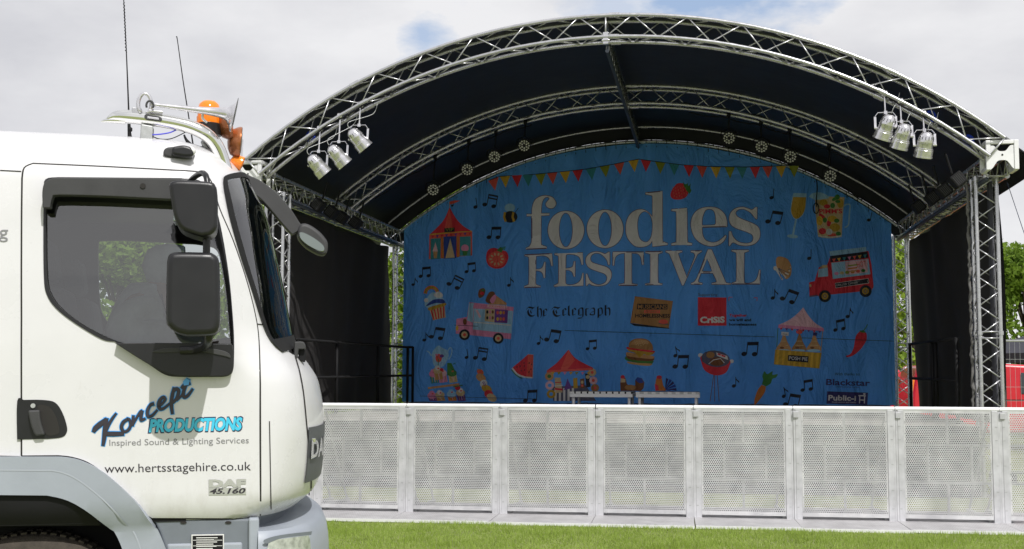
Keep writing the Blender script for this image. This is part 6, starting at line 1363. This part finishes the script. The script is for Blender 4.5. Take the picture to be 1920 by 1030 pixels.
# ------------------------------------------------------------------ mesh fence right of the stage
def fence(x0, y0, rz, lab):
    e = empty('mesh_fence_panel', (x0, y0, 0), rz); tag(e, lab, 'fence', 'steel mesh fence panels right of the stage'); Wd, Hh_ = 3.4, 2.02
    f = MB(); f.tube([(0, 0, .12), (0, 0, Hh_), (Wd, 0, Hh_), (Wd, 0, .12), (0, 0, .12)], .020, 8); f.build('frame', steel, e, True)
    m_ = MB()
    for k in range(1, 46): m_.box(k * Wd / 46 - .0016, k * Wd / 46 + .0016, -.0016, .0016, .12, Hh_)
    for z_ in (.35, .75, 1.15, 1.35, 1.75): m_.box(0, Wd, -.002, .002, z_ - .002, z_ + .002)
    m_.build('mesh', steel, e)
    for x_ in (.0, Wd): MB().box(x_ - .1, x_ + .1, -.3, .3, 0, .12).build('foot', rubber, e, bevel=.02)
fz = .42 * F / (691 - 638) ; q = at(1872, 17.3)
fence(q.x, q.y, R(-3), 'mesh fence panel right of the stage tower, in front of the red van'); fence(q.x + 3.45, q.y - .18, R(-3), 'mesh fence panel beyond the right edge of the photo')
# ------------------------------------------------------------------ grass blades
n = 190000; r = np.random.default_rng(3)
X = r.uniform(-3.2, 8.2, n); Yv = r.uniform(9.2, 13.2, n)
# stop at the front edge of the foot plates
dist = (X - BA.x) * bd.y * 1 - (Yv - BA.y) * bd.x        # positive on the audience side
dperp = (Yv - BA.y) * bn.y + (X - BA.x) * bn.x
keep = dperp > .845 - r.uniform(0, .012, n); X, Yv = X[keep], Yv[keep]; n = len(X)
a = r.uniform(0, 2 * math.pi, n); h = r.uniform(.018, .045, n) * (1 + .35 * np.sin(X * 3.1) * np.cos(Yv * 4.3)); wd = r.uniform(.0022, .0045, n); le = r.uniform(.0, .022, n); b = r.uniform(0, 2 * math.pi, n)
P0 = np.c_[X - np.cos(a) * wd, Yv - np.sin(a) * wd, np.zeros(n)]; P1 = np.c_[X + np.cos(a) * wd, Yv + np.sin(a) * wd, np.zeros(n)]; P2 = np.c_[X + np.cos(b) * le, Yv + np.sin(b) * le, h]
me = bpy.data.meshes.new('grass'); Q = np.stack([P0, P1, P2], 1).reshape(-1, 3)
me.vertices.add(n * 3); me.vertices.foreach_set('co', Q.ravel()); me.loops.add(n * 3); me.loops.foreach_set('vertex_index', np.arange(n * 3)); me.polygons.add(n); me.polygons.foreach_set('loop_start', np.arange(0, n * 3, 3)); me.polygons.foreach_set('loop_total', np.full(n, 3)); me.update()
def blade_mat():
    m = bpy.data.materials.new('grass_blades'); m.use_nodes = True; t = m.node_tree; b = t.nodes['Principled BSDF']; b.inputs['Roughness'].default_value = .5; b.inputs['Specular IOR Level'].default_value = .3
    tcn = t.nodes.new('ShaderNodeTexCoord'); n1 = nd(t, 'ShaderNodeTexNoise', Scale=2.0, Detail=8.0, Roughness=.75); n2 = nd(t, 'ShaderNodeTexNoise', Scale=120.0, Detail=1.0)
    for q in (n1, n2): t.links.new(tcn.outputs['Object'], q.inputs['Vector'])
    rr = t.nodes.new('ShaderNodeValToRGB'); t.links.new(mth(t, 'MULTIPLY_ADD', n2.outputs[0], .55, mth(t, 'MULTIPLY', n1.outputs[0], .45)), rr.inputs[0]); e = rr.color_ramp.elements
    e[0].position = .33; e[0].color = (.20, .25, .05, 1); e[1].position = .72; e[1].color = (.62, .60, .33, 1); x = e.new(.52); x.color = (.31, .44, .07, 1)
    t.links.new(rr.outputs[0], b.inputs['Base Color']); tl = t.nodes.new('ShaderNodeBsdfTranslucent'); t.links.new(rr.outputs[0], tl.inputs[0]); ms = t.nodes.new('ShaderNodeMixShader'); ms.inputs[0].default_value = .35
    t.links.new(b.outputs[0], ms.inputs[1]); t.links.new(tl.outputs[0], ms.inputs[2]); t.links.new(ms.outputs[0], t.nodes['Material Output'].inputs[0]); return m
me.materials.append(blade_mat()); go = bpy.data.objects.new('grass', me); COL.objects.link(go); tag(go, 'short mown green grass in front of the barriers', 'grass', kind='stuff')
